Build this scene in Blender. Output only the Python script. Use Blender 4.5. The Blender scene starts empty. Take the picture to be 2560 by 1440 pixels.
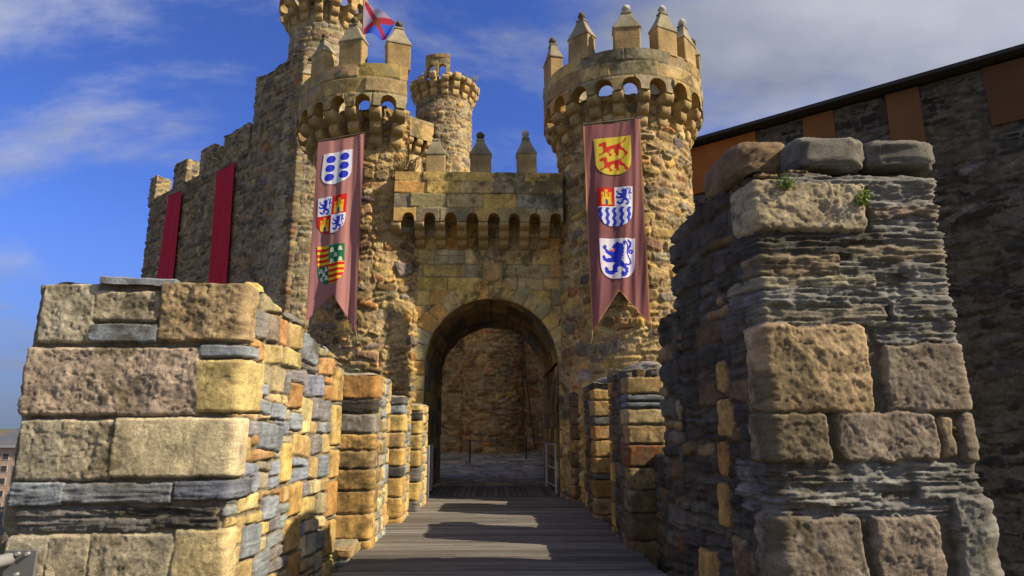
import bpy, math, random
import numpy as np
from mathutils import Vector

# ------------------------------------------------------------------ camera
R = math.radians
scene = bpy.context.scene
COL = scene.collection
F_PX, W_PX, H_PX = 1600.0, 2560.0, 1440.0
PITCH, YAW = R(12.13), R(1.5)
EYE = np.array([0.0, 0.0, 1.6])
cam_d = bpy.data.cameras.new("camera")
cam = bpy.data.objects.new("camera", cam_d)
COL.objects.link(cam)
cam.location = EYE
cam.rotation_euler = (math.pi / 2 + PITCH, 0, -YAW)
cam_d.sensor_width = 36.0
cam_d.lens = 36.0 * F_PX / W_PX
cam_d.clip_start, cam_d.clip_end = 0.05, 9000
scene.camera = cam

# ------------------------------------------------------------------ sun, sky
SUN_EL, SUN_BACK = R(38), R(18)          # elevation; angle behind the +X axis
sun_dir = Vector((math.cos(SUN_BACK) * math.cos(SUN_EL), -math.sin(SUN_BACK) * math.cos(SUN_EL), math.sin(SUN_EL)))
sl = bpy.data.lights.new("sun", 'SUN')
sl.energy, sl.angle, sl.color = 5.0, R(0.5), (1.0, 0.83, 0.58)
so = bpy.data.objects.new("sun", sl)
COL.objects.link(so)
so.rotation_euler = (-sun_dir).to_track_quat('-Z', 'Y').to_euler()

world = bpy.data.worlds.new("World")
scene.world = world
world.use_nodes = True
nt = world.node_tree
N, L = nt.nodes, nt.links
N.clear()


def wn(t, **kw):
    n = N.new(t)
    for k, v in kw.items():
        setattr(n, k, v)
    return n


def wmath(op, a, b=None, clamp=False):
    n = wn('ShaderNodeMath', operation=op, use_clamp=clamp)
    for i, q in enumerate((a, b)):
        if q is None:
            continue
        if isinstance(q, (int, float)):
            n.inputs[i].default_value = q
        else:
            L.new(q, n.inputs[i])
    return n.outputs[0]


out = wn('ShaderNodeOutputWorld')
bg = wn('ShaderNodeBackground')
bg.inputs['Strength'].default_value = 0.053
sky = wn('ShaderNodeTexSky', sky_type='NISHITA')
sky.sun_disc = False
sky.sun_elevation, sky.sun_rotation = SUN_EL, math.atan2(sun_dir.x, sun_dir.y)
sky.altitude, sky.air_density, sky.dust_density, sky.ozone_density = 500, 1.0, 0.4, 3.0
tint = wn('ShaderNodeMix', data_type='RGBA', blend_type='MULTIPLY')
tint.inputs[0].default_value = 1.0
L.new(sky.outputs[0], tint.inputs[6])
tint.inputs[7].default_value = (0.85, 1.12, 2.15, 1)
tc = wn('ShaderNodeTexCoord')
sep = wn('ShaderNodeSeparateXYZ')
L.new(tc.outputs['Generated'], sep.inputs[0])
zz = wmath('ADD', wmath('MAXIMUM', sep.outputs[2], 0.0), 0.22)
cmb = wn('ShaderNodeCombineXYZ')
L.new(wmath('DIVIDE', sep.outputs[0], zz), cmb.inputs[0])
L.new(wmath('DIVIDE', sep.outputs[1], zz), cmb.inputs[1])
mp = wn('ShaderNodeMapping')
mp.inputs['Location'].default_value = (3.1, 7.4, 0)
mp.inputs['Scale'].default_value = (0.75, 1.0, 1)
L.new(cmb.outputs[0], mp.inputs[0])
nz = wn('ShaderNodeTexNoise')
nz.inputs['Scale'].default_value, nz.inputs['Detail'].default_value, nz.inputs['Roughness'].default_value = 1.5, 10, 0.62
nz.inputs['Distortion'].default_value = 0.35
L.new(mp.outputs[0], nz.inputs[0])
# more cloud towards the right (+X) of the sky
behind = wmath('MULTIPLY', wmath('MAXIMUM', wmath('MULTIPLY', sep.outputs[1], -1.0), 0.0), 0.35)  # extra cloud behind the camera, added out of view for neutral fill light
sides = wmath('MAXIMUM', wmath('MULTIPLY', sep.outputs[0], 0.50), wmath('MULTIPLY', wmath('ADD', wmath('MULTIPLY', sep.outputs[0], -1.0), -0.27), 0.0))
bias = wmath('ADD', sides, behind)
dens = wmath('ADD', nz.outputs[0], bias)
mr = wn('ShaderNodeMapRange', interpolation_type='SMOOTHSTEP')
L.new(dens, mr.inputs[0])
mr.inputs[1].default_value, mr.inputs[2].default_value = 0.47, 0.74
nz2 = wn('ShaderNodeTexNoise')
nz2.inputs['Scale'].default_value, nz2.inputs['Detail'].default_value = 2.2, 6
L.new(mp.outputs[0], nz2.inputs[0])
cr = wn('ShaderNodeValToRGB')
cr.color_ramp.elements[0].position, cr.color_ramp.elements[0].color = 0.3, (3.2, 3.5, 4.4, 1)
cr.color_ramp.elements[1].position, cr.color_ramp.elements[1].color = 0.72, (9.0, 9.2, 9.6, 1)
L.new(nz2.outputs[0], cr.inputs[0])
mixc = wn('ShaderNodeMix', data_type='RGBA')
L.new(wmath('MULTIPLY', mr.outputs[0], 0.9), mixc.inputs[0])
L.new(tint.outputs[2], mixc.inputs[6])
L.new(cr.outputs[0], mixc.inputs[7])
# a grey blue bank of cloud along the horizon
hz = wn('ShaderNodeMapRange', interpolation_type='SMOOTHSTEP')
L.new(sep.outputs[2], hz.inputs[0])
hz.inputs[1].default_value, hz.inputs[2].default_value, hz.inputs[3].default_value, hz.inputs[4].default_value = -0.02, 0.30, 0.85, 0.0
mixh = wn('ShaderNodeMix', data_type='RGBA')
L.new(hz.outputs[0], mixh.inputs[0])
L.new(mixc.outputs[2], mixh.inputs[6])
mixh.inputs[7].default_value = (1.75, 2.25, 3.5, 1)
L.new(mixh.outputs[2], bg.inputs[0])
L.new(bg.outputs[0], out.inputs[0])

vs = scene.view_settings
vs.view_transform, vs.look, vs.gamma, vs.exposure = 'Standard', 'None', 1.0, 0.62
vs.use_curve_mapping = False
scene.cycles.max_bounces = 6
scene.cycles.use_denoising = True

# ------------------------------------------------------------------ pixel -> world helpers (photo pixels, 2560 x 1440)
_f = np.array([math.sin(YAW) * math.cos(PITCH), math.cos(YAW) * math.cos(PITCH), math.sin(PITCH)])
_r = np.array([math.cos(YAW), -math.sin(YAW), 0.0])
_u = np.cross(_r, _f)


def ray(px, py):
    return _f + _r * ((px - W_PX / 2) / F_PX) - _u * ((py - H_PX / 2) / F_PX)


def at_Y(px, py, Y):
    d = ray(px, py)
    return EYE + d * (Y / d[1])


def at_plane(px, py, A, n):
    d = ray(px, py)
    n = np.asarray(n, float)
    return EYE + d * (np.dot(np.asarray(A, float) - EYE, n) / np.dot(d, n))


# ------------------------------------------------------------------ noise
def _hash(ix, iy, iz, seed):
    h = (ix.astype(np.int64) * 374761393 + iy.astype(np.int64) * 668265263 + iz.astype(np.int64) * 2147483647 + seed * 974634677) & 0xFFFFFFFF
    h = ((h ^ (h >> 13)) * 1274126177) & 0xFFFFFFFF
    h = ((h ^ (h >> 16)) * 2246822519) & 0xFFFFFFFF
    h = h ^ (h >> 15)
    return (h & 0xFFFFFF) / float(0xFFFFFF)


def vnoise(x, y, z, seed=0):
    x, y, z = np.broadcast_arrays(np.asarray(x, float), np.asarray(y, float), np.asarray(z, float))
    ix, iy, iz = np.floor(x), np.floor(y), np.floor(z)
    fx, fy, fz = x - ix, y - iy, z - iz
    sx, sy, sz = (t * t * t * (t * (t * 6 - 15) + 10) for t in (fx, fy, fz))
    r = 0
    for a in (0, 1):
        wx = sx if a else 1 - sx
        for b in (0, 1):
            wy = sy if b else 1 - sy
            for c in (0, 1):
                r = r + wx * wy * (sz if c else 1 - sz) * _hash(ix + a, iy + b, iz + c, seed)
    return r * 2 - 1


def fbm(x, y, z, o=4, seed=0, g=0.5):
    a, s, t = 1.0, 0, 0
    for i in range(o):
        s = s + a * vnoise(x, y, z, seed + i * 17)
        t += a
        a *= g
        x, y, z = x * 2.03 + 11.3, y * 2.03 + 5.1, z * 2.03 + 3.7
    return s / t


# ------------------------------------------------------------------ mesh builder
class MB:
    def __init__(s):
        s.v, s.f4, s.f3, s.c, s.n = [], [], [], [], 0

    def raw(s, V, quads=None, tris=None, C=(0.3, 0.3, 0.3)):
        V = np.asarray(V, float).reshape(-1, 3)
        C = np.asarray(C, float)
        if C.ndim == 1:
            C = np.tile(C, (len(V), 1))
        s.v.append(V)
        s.c.append(C.reshape(-1, 3))
        if quads is not None and len(quads):
            s.f4.append(np.asarray(quads, np.int64).reshape(-1, 4) + s.n)
        if tris is not None and len(tris):
            s.f3.append(np.asarray(tris, np.int64).reshape(-1, 3) + s.n)
        s.n += len(V)

    def grid(s, P, C=(0.3, 0.3, 0.3), wrap=False, keep=None):
        n, m = P.shape[:2]
        idx = np.arange(n * m).reshape(n, m)
        if wrap:
            idx = np.vstack([idx, idx[:1]])
        q = np.stack([idx[:-1, :-1], idx[1:, :-1], idx[1:, 1:], idx[:-1, 1:]], -1)
        if keep is not None:
            q = q[keep]
        C = np.asarray(C, float)
        s.raw(P, q.reshape(-1, 4), None, C if C.ndim == 1 else C.reshape(-1, 3))

    def box(s, c, size, C=(0.3, 0.3, 0.3), rz=0.0, axes=None):
        h = np.asarray(size, float) / 2
        V = np.array([[x, y, z] for z in (-1, 1) for y in (-1, 1) for x in (-1, 1)], float) * h
        if axes is not None:
            V = V @ np.asarray(axes, float)
        elif rz:
            k, q = math.cos(rz), math.sin(rz)
            V = np.stack([V[:, 0] * k - V[:, 1] * q, V[:, 0] * q + V[:, 1] * k, V[:, 2]], -1)
        s.raw(V + np.asarray(c, float), [[0, 2, 3, 1], [4, 5, 7, 6], [0, 1, 5, 4], [2, 6, 7, 3], [0, 4, 6, 2], [1, 3, 7, 5]], None, C)

    def tube(s, pts, r, n=8, C=(0.3, 0.3, 0.3)):
        pts = np.asarray(pts, float)
        rr = np.broadcast_to(np.asarray(r, float), (len(pts),))
        t = np.gradient(pts, axis=0)
        t /= np.linalg.norm(t, axis=1, keepdims=True) + 1e-9
        ref = np.array([0.0, 0.0, 1.0]) if abs(t[:, 2]).mean() < 0.8 else np.array([1.0, 0.0, 0.0])
        a = np.cross(t, ref)
        a /= np.linalg.norm(a, axis=1, keepdims=True) + 1e-9
        b = np.cross(t, a)
        th = np.linspace(0, 2 * math.pi, n, endpoint=False)
        P = pts[None] + (np.cos(th)[:, None, None] * a[None] + np.sin(th)[:, None, None] * b[None]) * rr[None, :, None]
        s.grid(P, C, wrap=True)
        for k in (0, -1):
            V = np.vstack([P[:, k], pts[k:k + 1] if k == 0 else pts[-1:]])
            s.raw(V, None, [[i, (i + 1) % n, n] for i in range(n)], C)

    def loft(s, rings, C=(0.3, 0.3, 0.3), close=True):
        """rings: (m, n, 3) closed rings"""
        P = np.asarray(rings, float).transpose(1, 0, 2)
        C = np.asarray(C, float)
        s.grid(P, C if C.ndim == 1 else C.transpose(1, 0, 2), wrap=True)
        if close:
            for k in (0, -1):
                V = np.vstack([P[:, k], P[:, k].mean(0)[None]])
                cc = C if C.ndim == 1 else np.vstack([C.transpose(1, 0, 2)[:, k], C.transpose(1, 0, 2)[:, k].mean(0)[None]])
                n = P.shape[0]
                s.raw(V, None, [[i, (i + 1) % n, n] for i in range(n)], cc)

    def mesh(s, name, mat, off=(0, 0, 0), smooth=True):
        V = np.vstack(s.v) - np.asarray(off, float)
        C = np.vstack(s.c)
        q = np.vstack(s.f4) if s.f4 else np.zeros((0, 4), np.int64)
        t = np.vstack(s.f3) if s.f3 else np.zeros((0, 3), np.int64)
        me = bpy.data.meshes.new(name)
        me.vertices.add(len(V))
        me.vertices.foreach_set('co', V.astype(np.float32).ravel())
        nl = len(q) * 4 + len(t) * 3
        me.loops.add(nl)
        me.loops.foreach_set('vertex_index', np.concatenate([q.ravel(), t.ravel()]).astype(np.int32))
        me.polygons.add(len(q) + len(t))
        st = np.concatenate([np.arange(len(q)) * 4, len(q) * 4 + np.arange(len(t)) * 3]).astype(np.int32)
        me.polygons.foreach_set('loop_start', st)
        me.update(calc_edges=True)
        me.polygons.foreach_set('use_smooth', np.full(len(q) + len(t), smooth))
        at = me.color_attributes.new('Col', 'FLOAT_COLOR', 'POINT')
        at.data.foreach_set('color', np.hstack([np.clip(C, 0, 1), np.ones((len(C), 1))]).astype(np.float32).ravel())
        me.materials.append(mat)
        me.update()
        return me

    def build(s, name, mat, parent=None, smooth=True):
        off = wloc(parent) if parent is not None else (0, 0, 0)
        o = bpy.data.objects.new(name, s.mesh(name, mat, off, smooth))
        COL.objects.link(o)
        if parent is not None:
            o.parent = parent
        return o


def wloc(o):
    v = Vector(o.location)
    while o.parent:
        o = o.parent
        v += o.location
    return v


def tag(o, label, cat=None, group=None, kind=None):
    if label:
        o['label'] = label
    if cat:
        o['category'] = cat
    if group:
        o['group'] = group
    if kind:
        o['kind'] = kind
    return o


def thing(name, label, cat, loc, group=None):
    o = bpy.data.objects.new(name, None)
    o.empty_display_size = 0.2
    COL.objects.link(o)
    o.location = loc
    return tag(o, label, cat, group, 'thing')


# ------------------------------------------------------------------ materials
def mat_vcol(name, rough=0.9, bump=((45, 0.5, 0.006),), var=(9.0, 0.72, 1.22), spec=0.25, fine=(60.0, 0.85, 1.12), sheen=0.0, stretch=None, translucent=0.0):
    m = bpy.data.materials.new(name)
    m.use_nodes = True
    t = m.node_tree
    nd, lk = t.nodes, t.links
    b = nd['Principled BSDF']
    b.inputs['Roughness'].default_value = rough
    b.inputs['Specular IOR Level'].default_value = spec
    at = nd.new('ShaderNodeAttribute')
    at.attribute_name = 'Col'
    tcn = nd.new('ShaderNodeTexCoord')
    vec = tcn.outputs['Object']
    if stretch:
        mpn = nd.new('ShaderNodeMapping')
        mpn.inputs['Scale'].default_value = stretch
        lk.new(vec, mpn.inputs[0])
        vec = mpn.outputs[0]
    c = at.outputs['Color']
    for sc, lo, hi in (var, fine):
        nn = nd.new('ShaderNodeTexNoise')
        nn.inputs['Scale'].default_value = sc
        nn.inputs['Detail'].default_value = 5
        nn.inputs['Roughness'].default_value = 0.6
        lk.new(vec, nn.inputs[0])
        mrn = nd.new('ShaderNodeMapRange')
        mrn.inputs[1].default_value, mrn.inputs[2].default_value = 0.28, 0.72
        mrn.inputs[3].default_value, mrn.inputs[4].default_value = lo, hi
        lk.new(nn.outputs[0], mrn.inputs[0])
        mx = nd.new('ShaderNodeVectorMath')
        mx.operation = 'SCALE'
        lk.new(c, mx.inputs[0])
        lk.new(mrn.outputs[0], mx.inputs['Scale'])
        c = mx.outputs[0]
    lk.new(c, b.inputs['Base Color'])
    prev = None
    for sc, st, dist in bump:
        nn = nd.new('ShaderNodeTexNoise')
        nn.inputs['Scale'].default_value = sc
        nn.inputs['Detail'].default_value = 6
        nn.inputs['Roughness'].default_value = 0.65
        lk.new(vec, nn.inputs[0])
        bp = nd.new('ShaderNodeBump')
        bp.inputs['Strength'].default_value = st
        bp.inputs['Distance'].default_value = dist
        lk.new(nn.outputs[0], bp.inputs['Height'])
        if prev is not None:
            lk.new(prev, bp.inputs['Normal'])
        prev = bp.outputs[0]
    if prev is not None:
        lk.new(prev, b.inputs['Normal'])
    if translucent:
        tr = nd.new('ShaderNodeBsdfTranslucent')
        lk.new(c, tr.inputs[0])
        ms = nd.new('ShaderNodeMixShader')
        ms.inputs[0].default_value = translucent
        lk.new(b.outputs[0], ms.inputs[1])
        lk.new(tr.outputs[0], ms.inputs[2])
        lk.new(ms.outputs[0], nd['Material Output'].inputs[0])
    return m


M_NEAR = mat_vcol('foreground_stone', bump=((38, 0.6, 0.012), (120, 0.9, 0.007)), var=(5.0, 0.62, 1.28), fine=(70, 0.62, 1.3))
M_STONE = mat_vcol('rubble_stone', bump=((14, 0.8, 0.045), (50, 0.6, 0.014)), var=(3.0, 0.58, 1.32), fine=(20, 0.62, 1.3))
M_ASHLAR = mat_vcol('ashlar_stone', bump=((12, 0.5, 0.02), (60, 0.45, 0.008)), var=(2.3, 0.6, 1.25), fine=(20, 0.78, 1.18))
M_WOOD = mat_vcol('weathered_wood', rough=0.75, bump=((30, 0.5, 0.006),), var=(4, 0.75, 1.2), fine=(40, 0.75, 1.15), stretch=(0.25, 4, 4))
M_CLOTH = mat_vcol('banner_cloth', rough=0.75, bump=((300, 0.15, 0.001),), var=(1.5, 0.92, 1.06), fine=(150, 0.95, 1.04), translucent=0.12)
M_METAL = mat_vcol('painted_metal', rough=0.45, bump=((90, 0.1, 0.001),), var=(6, 0.9, 1.08), fine=(80, 0.95, 1.05), spec=0.5)
M_PLASTER = mat_vcol('plaster', rough=0.9, bump=((40, 0.25, 0.004),), var=(0.8, 0.85, 1.1), fine=(15, 0.95, 1.05))
M_ROOF = mat_vcol('roof_slate', rough=0.7, bump=((8, 0.4, 0.03),), var=(1.0, 0.8, 1.15), fine=(12, 0.9, 1.1))
M_PLANT = mat_vcol('plant_leaf', rough=0.6, bump=(), var=(20, 0.7, 1.25), fine=(90, 0.9, 1.1), translucent=0.3)
M_GROUND = mat_vcol('ground_earth', rough=0.95, bump=((3, 0.6, 0.1), (30, 0.5, 0.02)), var=(0.15, 0.7, 1.25), fine=(3, 0.75, 1.2))

# ------------------------------------------------------------------ masonry
OCHRE, TAN, CREAM = (0.50, 0.325, 0.115), (0.43, 0.305, 0.145), (0.57, 0.46, 0.25)
YELLOW, ORANGE, RUST = (0.58, 0.42, 0.15), (0.46, 0.25, 0.085), (0.30, 0.13, 0.05)
BROWN, PINK, GREY = (0.22, 0.145, 0.08), (0.43, 0.345, 0.275), (0.27, 0.25, 0.22)
SLATE, BLUE, DARK = (0.15, 0.145, 0.14), (0.235, 0.27, 0.315), (0.065, 0.06, 0.055)
LICHEN = np.array((0.30, 0.285, 0.22))


def stone(s0, s1, z0, z1, col, kind='sand', prot=0.03, r=0.03, bw=0.035, rough=None, rot=0.0, tilt=(0, 0)):
    if rough is None:
        rough = {'sand': 0.018, 'slate': 0.020, 'ashlar': 0.005, 'rubble': 0.02}[kind]
    return dict(s0=min(s0, s1), s1=max(s0, s1), z0=min(z0, z1), z1=max(z0, z1), col=col, kind=kind, prot=prot, r=r, bw=bw, rough=rough, rot=rot, tilt=tilt)


def pick(rng, pal):
    t = rng.random() * sum(p[0] for p in pal)
    for p in pal:
        t -= p[0]
        if t <= 0:
            return p
    return pal[-1]


def courses(s0, s1, z0, z1, hh, ww, pal, rng, gap=0.012, prot=(0.02, 0.05), r=0.035, bw=0.04, rot=0.0, split=0.15, rough=None, jit=0.12):
    out_, z = [], z0
    while z < z1:
        h = rng.uniform(*hh)
        s = s0 - rng.uniform(0, ww[0])
        while s < s1:
            w = rng.uniform(*ww) * (0.7 + 0.6 * h / hh[1])
            p = pick(rng, pal)
            c = np.array(p[1]) * rng.uniform(1 - jit * 1.6, 1 + jit * 1.4) * np.array([1, rng.uniform(1 - jit / 2, 1 + jit / 2), rng.uniform(1 - jit, 1 + jit)])
            cells = [(z, z + h)]
            if rng.random() < split and h > hh[0] * 1.2:
                k = rng.uniform(0.35, 0.65)
                cells = [(z, z + h * k), (z + h * k, z + h)]
            for a, b in cells:
                ga = gap * rng.uniform(0.5, 1.6)
                if rot > 0.15:
                    a, b = a + rng.uniform(-.035, .035), b + rng.uniform(-.03, .03)
                out_.append(stone(s + ga, s + w - ga, a + ga, b - ga, c, p[2] if len(p) > 2 else 'rubble', rng.uniform(*prot), min(r, 0.45 * (b - a), 0.45 * w) * rng.uniform(0.6, 1.1), bw, rough,
                                  rng.uniform(-rot, rot), (rng.uniform(-.06, .06), rng.uniform(-.06, .06))))
                c = c * rng.uniform(0.8, 1.2)
            s += w
        z += h
    return out_


class Pattern:
    def __init__(p, stones, filler=(), mortar=(0.33, 0.28, 0.19), warp=0.02, wf=4.0, mrough=0.012, seed=1, base=0.0, lichen=0.35, bury=0.0, colvar=0.28, dark=0.0, streak=1.0):
        p.bury, p.dark, p.streak = bury, dark, streak
        p.st, p.n1 = list(stones) + list(filler), len(stones)
        p.mortar, p.warp, p.wf, p.mrough, p.seed, p.base, p.lichen, p.colvar = mortar, warp, wf, mrough, seed, base, lichen, colvar

    def __call__(p, s, zs):
        S, Z = np.meshgrid(s, zs, indexing='ij')
        sd = p.seed
        Sw = S + p.warp * fbm(S * p.wf, Z * p.wf, 0.5, 3, sd)
        Zw = Z + p.warp * fbm(S * p.wf, Z * p.wf, 9.5, 3, sd + 3)
        if p.warp > 0.03:
            Sw, Zw = Sw + 0.03 * fbm(S * 9, Z * 9, 4.5, 3, sd + 4), Zw + 0.025 * fbm(S * 9, Z * 9, 6.5, 3, sd + 5)
        Sw, Zw = Sw + 0.007 * fbm(S * 24, Z * 24, 14.5, 2, sd + 41), Zw + 0.007 * fbm(S * 24, Z * 24, 16.5, 2, sd + 42)
        D = np.full(S.shape, 9.0)
        ID = np.zeros(S.shape, int)
        lock = np.zeros(S.shape, bool)
        for i, q in enumerate(p.st):
            if i == p.n1 and p.n1:
                lock = D < 0.012
            mg = p.warp + 0.03 + abs(q['rot']) * (q['s1'] - q['s0'])
            i0, i1 = np.searchsorted(s, q['s0'] - mg), np.searchsorted(s, q['s1'] + mg)
            j0, j1 = np.searchsorted(zs, q['z0'] - mg), np.searchsorted(zs, q['z1'] + mg)
            if i1 <= i0 or j1 <= j0:
                continue
            w = (slice(i0, i1), slice(j0, j1))
            a, b = Sw[w] - (q['s0'] + q['s1']) / 2, Zw[w] - (q['z0'] + q['z1']) / 2
            if q['rot']:
                k, e = math.cos(q['rot']), math.sin(q['rot'])
                a, b = a * k + b * e, -a * e + b * k
            r = q['r']
            qa, qb = np.abs(a) - (q['s1'] - q['s0']) / 2 + r, np.abs(b) - (q['z1'] - q['z0']) / 2 + r
            d = np.hypot(np.maximum(qa, 0), np.maximum(qb, 0)) + np.minimum(np.maximum(qa, qb), 0) - r
            up = (d < D[w]) & ~lock[w]
            D[w] = np.where(up, d, D[w])
            ID[w] = np.where(up, i, ID[w])
        g = lambda k: np.array([q[k] for q in p.st])[ID]
        prot, bw, rough = g('prot'), g('bw'), g('rough')
        kinds = np.array([{'sand': 0, 'rubble': 0, 'slate': 1, 'ashlar': 2}[q['kind']] for q in p.st])[ID]
        col = np.array([q['col'] for q in p.st], float)[ID]
        cs = np.array([(q['s0'] + q['s1']) / 2 for q in p.st])[ID]
        cz = np.array([(q['z0'] + q['z1']) / 2 for q in p.st])[ID]
        tl = np.array([q['tilt'] for q in p.st], float)[ID]
        k3 = ID * 3.71
        n_a = fbm(S * 5, Z * 5, k3, 5, sd + 7, 0.6)
        n_r = fbm(S * 17, Z * 17, k3 + 50, 4, sd + 8, 0.75)
        n_c = np.minimum(0, np.abs(fbm(S * 3.2, Z * 4.2, k3 + 90, 4, sd + 18, 0.6)) * 9 - 0.35) * 2.2
        n_s = 0.40 * fbm(S * 1.6, Z * 24, 0.4, 3, sd + 9, 0.7) + 0.65 * fbm(S * 3.5, Z * 75, k3, 3, sd + 19, 0.8)
        n_k = fbm(S * 1.6, Z * 1.6, 0.3, 4, sd + 11)
        n_f = fbm(S * 14, Z * 14, k3, 3, sd + 12)
        hq = n_a * 5.0 + 40
        fr = hq - np.floor(hq)
        n_q = (np.floor(hq) + np.clip((fr - 0.72) / 0.28, 0, 1) - 40) / 5.0         # broken, stepped faces
        n_g = fbm(S * 34, Z * 34, k3 + 70, 2, sd + 61)
        t = np.clip(-D / bw, 0, 1)
        prof = 1 - (1 - t) ** 3
        rel = np.where(kinds == 1, n_s * 1.15 + n_a * 0.8, n_a * 0.25 + 0.62 * n_q + 0.12 * n_r + 0.16 * n_g + 0.4 * n_c)
        Hs = prof * (prot + rough * rel * np.where(kinds == 0, 0.95, 1.4) + tl[..., 0] * (S - cs) + tl[..., 1] * (Z - cz))
        Hm = p.mrough * fbm(S * 12, Z * 12, 3.3, 4, sd + 13) - 0.004
        H = np.where(D < 0, Hs + Hm * (1 - prof), Hm) + p.base
        var = 1 + p.colvar * n_a + p.colvar * 0.7 * n_f + np.where(kinds == 1, 0.5 * n_s, 0.0)
        var = var + np.where(kinds == 0, 0.42 * n_c + 0.25 * n_g, 0.0)
        C = col * np.clip(var, 0.25, 1.8)[..., None]
        n_t = fbm(S * 3.2, Z * 0.45, 7.5, 4, sd + 51, 0.6)             # rain streaks
        n_d = fbm(S * 1.1, Z * 1.1, 21.5, 3, sd + 52) + 0.7 * fbm(S * 11, Z * 11, 22.5, 3, sd + 53)
        dk = np.clip((n_d - 0.18 + p.dark) * 3.0, 0, 1) * 0.72 + np.clip((n_t - 0.08) * 2.2, 0, 1) * 0.35 * p.streak
        dk = np.clip(dk, 0, 0.8)[..., None]
        lk = np.clip((n_k + 0.5 * n_f - (0.55 - p.lichen)) * 2.2, 0, 0.75)[..., None] * (kinds != 1)[..., None]
        C = C * (1 - lk) + LICHEN * (0.75 + 0.5 * n_f[..., None]) * lk
        C = C * (1 - dk) + np.array((0.085, 0.072, 0.045)) * dk
        Cm = np.array(p.mortar) * (1 + 0.4 * fbm(S * 8, Z * 8, 1.1, 4, sd + 15))[..., None]
        Cm = Cm * (1 - 0.7 * dk) + np.array((0.085, 0.072, 0.045)) * 0.7 * dk
        e = np.clip(-D / 0.008, 0, 1)[..., None]
        if p.bury:                                   # rendering mortar smeared over part of the rubble
            n_b = fbm(S * 1.3, Z * 1.3, 5.5, 4, sd + 21) * 0.7 + fbm(S * 6, Z * 8, 2.5, 4, sd + 22) * 0.6 + (_hash(ID, ID * 0, ID * 0, sd) - 0.5) * 0.9
            m = np.clip((n_b + p.bury - 0.5) * 4.0, 0, 1)
            Hb = Hm + 0.02 + 0.022 * fbm(S * 7, Z * 9, 8.1, 5, sd + 23, 0.6)
            H = H * (1 - m) + np.maximum(Hb, H * 0.55) * m
            e = e * (1 - 0.85 * m[..., None])
        return H, C * e + Cm * (1 - e), D


def make_path(pts, ds, closed=True, r=0.03):
    """pts: plan polyline; ds per segment or scalar -> dict of sample arrays with outward normals (left to right = camera facing -Y outside)"""
    pts = [np.asarray(q, float) for q in pts]
    n = len(pts)
    segs = n if closed else n - 1
    X, NV, S = [], [], []
    s = 0.0
    for i in range(segs):
        a, b = pts[i], pts[(i + 1) % n]
        ln = np.linalg.norm(b - a)
        d = ds[i] if isinstance(ds, (list, tuple)) else ds
        k = max(2, int(round(ln / d)))
        t = (b - a) / ln
        nv = np.array([t[1], -t[0]])
        for j in range(k):
            X.append(a + t * ln * (j / k))
            NV.append(nv)
            S.append(s + ln * j / k)
        s += ln
    if not closed:
        X.append(pts[-1])
        NV.append(nv)
        S.append(s)
    X, NV, S = np.array(X), np.array(NV), np.array(S)
    if r > 0:                                       # soften normals and positions near corners
        for _ in range(2):
            if closed:
                NV = (np.roll(NV, 1, 0) + NV * 2 + np.roll(NV, -1, 0)) / 4
            else:
                M = NV.copy()
                M[1:-1] = (NV[:-2] + NV[1:-1] * 2 + NV[2:]) / 4
                NV = M
        NV /= np.linalg.norm(NV, axis=1, keepdims=True)
    return dict(x=X, n=NV, s=S, closed=closed, len=s)


def arc(c, rad, a0, a1, k):
    a = np.linspace(R(a0), R(a1), k)
    return [np.array([c[0] + rad * math.sin(t), c[1] - rad * math.cos(t)]) for t in a]


def sheet(mb, path, z0, z1, dz, pat, ztop=None, zbot=None, cap=None, batter=0.0, capcol=None, capdome=0.05, capc=None):
    s, X, NV = path['s'], path['x'], path['n']
    zs = np.arange(z0, z1 + dz * 0.5, dz)
    H, C, D = pat(s, zs)
    Z = np.broadcast_to(zs, H.shape).copy()
    top = np.full(len(s), zs[-1]) if ztop is None else np.asarray(ztop(s, X), float)
    bot = np.full(len(s), zs[0]) if zbot is None else np.asarray(zbot(s, X), float)
    above, below = Z > top[:, None] + 1e-9, Z < bot[:, None] - 1e-9
    Z = np.clip(Z, bot[:, None], np.maximum(top, bot)[:, None])
    off = H + batter * (z1 - Z)
    P = np.dstack([X[:, None, 0] + NV[:, None, 0] * off, X[:, None, 1] + NV[:, None, 1] * off, Z])
    ab = np.vstack([above, above[:1]]) if path['closed'] else above
    be = np.vstack([below, below[:1]]) if path['closed'] else below
    def allq(m):
        return m[:-1, :-1] & m[1:, :-1] & m[1:, 1:] & m[:-1, 1:]
    keep = ~allq(ab) & ~allq(be)
    mb.grid(P, C, wrap=path['closed'], keep=keep)
    if cap:
        cx = np.asarray(capc if capc is not None else X.mean(0), float)
        ring = P[:, -1]
        rows, cols = [], []
        for k in range(cap + 1):
            t = k / cap
            q = ring.copy()
            q[:, 0] = ring[:, 0] * (1 - t) + cx[0] * t
            q[:, 1] = ring[:, 1] * (1 - t) + cx[1] * t
            nn = fbm(q[:, 0] * 5, q[:, 1] * 5, 7.7, 4, pat.seed + 31)
            q[:, 2] = ring[:, 2] * (1 - t) + ring[:, 2].mean() * t + capdome * min(1, t * 5) * (1 + nn) * (t > 0)
            rows.append(q)
            cols.append(np.array(capcol or pat.mortar)[None] * (1 + 0.35 * nn[:, None]) if k else C[:, -1])
        mb.grid(np.stack(rows, 1), np.stack(cols, 1), wrap=path['closed'])
    return P, C, D


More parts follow.
